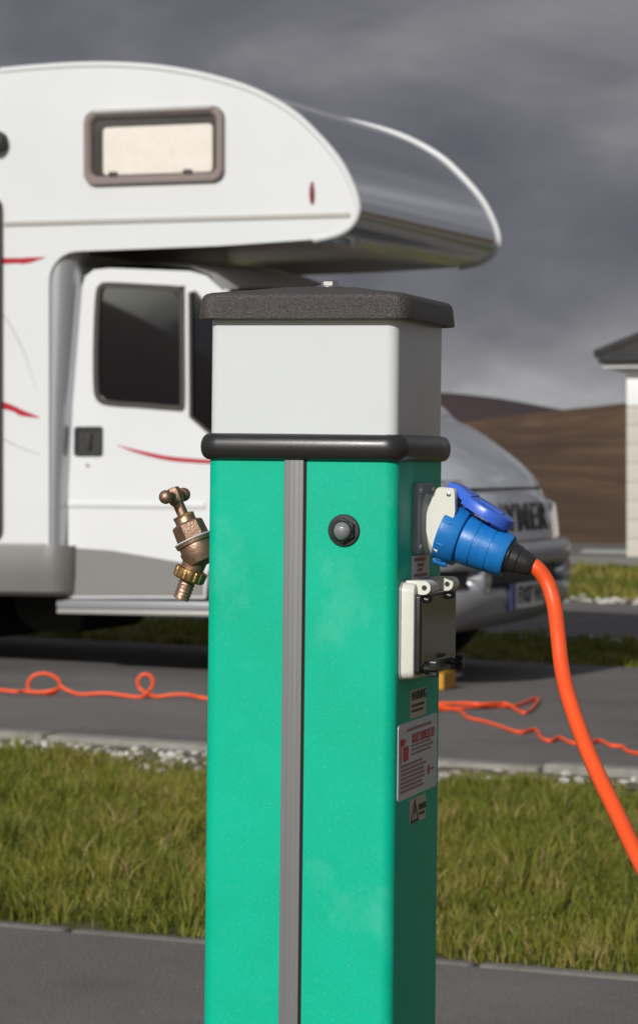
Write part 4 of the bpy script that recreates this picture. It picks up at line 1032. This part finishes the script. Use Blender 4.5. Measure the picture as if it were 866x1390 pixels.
# yellow levelling ramp at the front wheel
rp = MW @ Vector((ax_u, .24, 0)); rp.z = G(rp.x) + .0
rm = empty('levelling_ramp', rp, MY)
tag(rm, 'yellow plastic levelling ramp in front of the motorhome wheel', 'levelling ramp')
RI = frame(rm)
q = hit(RI, 618, 920, 1, .09)
rx1 = q.x
MB().loft([[(x, y, z) for x, z in ((rx1 - .34, 0), (rx1, 0), (rx1, .072), (rx1 - .05, .072), (rx1 - .08, .055), (rx1 - .22, .045), (rx1 - .34, .008))] for y in (-.09, .09)]).build('ramp_body', 'ramp_yellow', rm, smooth=0)
for k in range(5):
    x_ = rx1 - .30 + .05 * k; MB().box(x_, x_ + .012, -.085, .085, .010 + k * .0075, .022 + k * .0075).build('tread_bar', 'ramp_yellow', rm, smooth=0)

# ------------------------------------------------------------------ building at the right
bd = 31.6
bl0 = gpt(850, 757)
bt = empty('toilet_block', bl0, 12)
tag(bt, 'cream walled single storey building with dark slate roof at the right edge', 'building')
BI = frame(bt); bz = lambda py: hit(BI, 850, py, 1, 0).z
ez = bz(500); fzt = bz(488)
BWX, BDY = 6.6, 5.0
MB().box(.02, BWX - .02, .04, BDY, 0, ez).build('wall', 'render_cream', bt, smooth=0)
bmesh_ = None
bh_, blen = ez / 10, .45
proto = MB().box(0, blen - .004, 0, .05, 0, bh_ - .004, bev=.002).build('wall_block', 'render_cream', bt); bmd = proto.data; bpy.data.objects.remove(proto)
half = MB().box(0, blen / 2 - .004, 0, .05, 0, bh_ - .004, bev=.002).build('wall_block', 'render_cream', bt); hmd = half.data; bpy.data.objects.remove(half)
for r_ in range(10):
    x_ = 0.0; first = (r_ % 2 == 1)
    while x_ < BWX - .1:
        d_ = hmd if first else bmd; l_ = blen / 2 if first else blen; first = False
        if not (r_ >= 8 and x_ < .8):
            o = bpy.data.objects.new('wall_block', d_); C.objects.link(o); o.parent = bt; o.location = (x_, random.uniform(-.002, .002), r_ * bh_)
        x_ += l_
MB().box(0, .84, -.012, .04, bh_ * 8 + .004, ez - .005, bev=.004).build('white_panel', 'paint_white', bt)
oh = .30
MB().box(-.24, BWX + .24, -.24, -.21, ez - .0, fzt, bev=.004).build('fascia', 'paint_white', bt)
MB().box(-.24, -.21, -.21, BDY + .24, ez - .0, fzt, bev=.004).build('fascia', 'paint_white', bt)
MB().box(-.21, BWX + .21, -.21, BDY + .21, ez + .004, ez + .02).build('soffit', 'paint_white', bt, smooth=0)
rz = fzt; pk = 1.35
rv = [(-oh, -oh, rz), (BWX + oh, -oh, rz), (BWX + oh, BDY + oh, rz), (-oh, BDY + oh, rz), (BDY / 2 + .0, BDY / 2, rz + pk), (BWX - BDY / 2, BDY / 2, rz + pk)]
rv2 = [(x, y, z + .05) for x, y, z in rv]
rb = MB(); rb.add(rv + rv2, [(0, 1, 2, 3), (6, 7, 11, 10), (7, 8, 11), (8, 9, 10, 11), (9, 6, 10), (0, 1, 7, 6), (1, 2, 8, 7), (2, 3, 9, 8), (3, 0, 6, 9)])
ro = rb.build('roof', 'slate', bt, smooth=0)
MB().tube([rv2[0], rv2[4]], .06, 8).build('hip_tiles', 'slate', ro)
MB().tube([rv2[4], rv2[5]], .06, 8).build('ridge_tiles', 'slate', ro)
MB().tube([(-.28, -.29, rz - .005), (BWX + .28, -.29, rz - .005)], .045, 10).build('gutter', 'dark_rubber', bt)
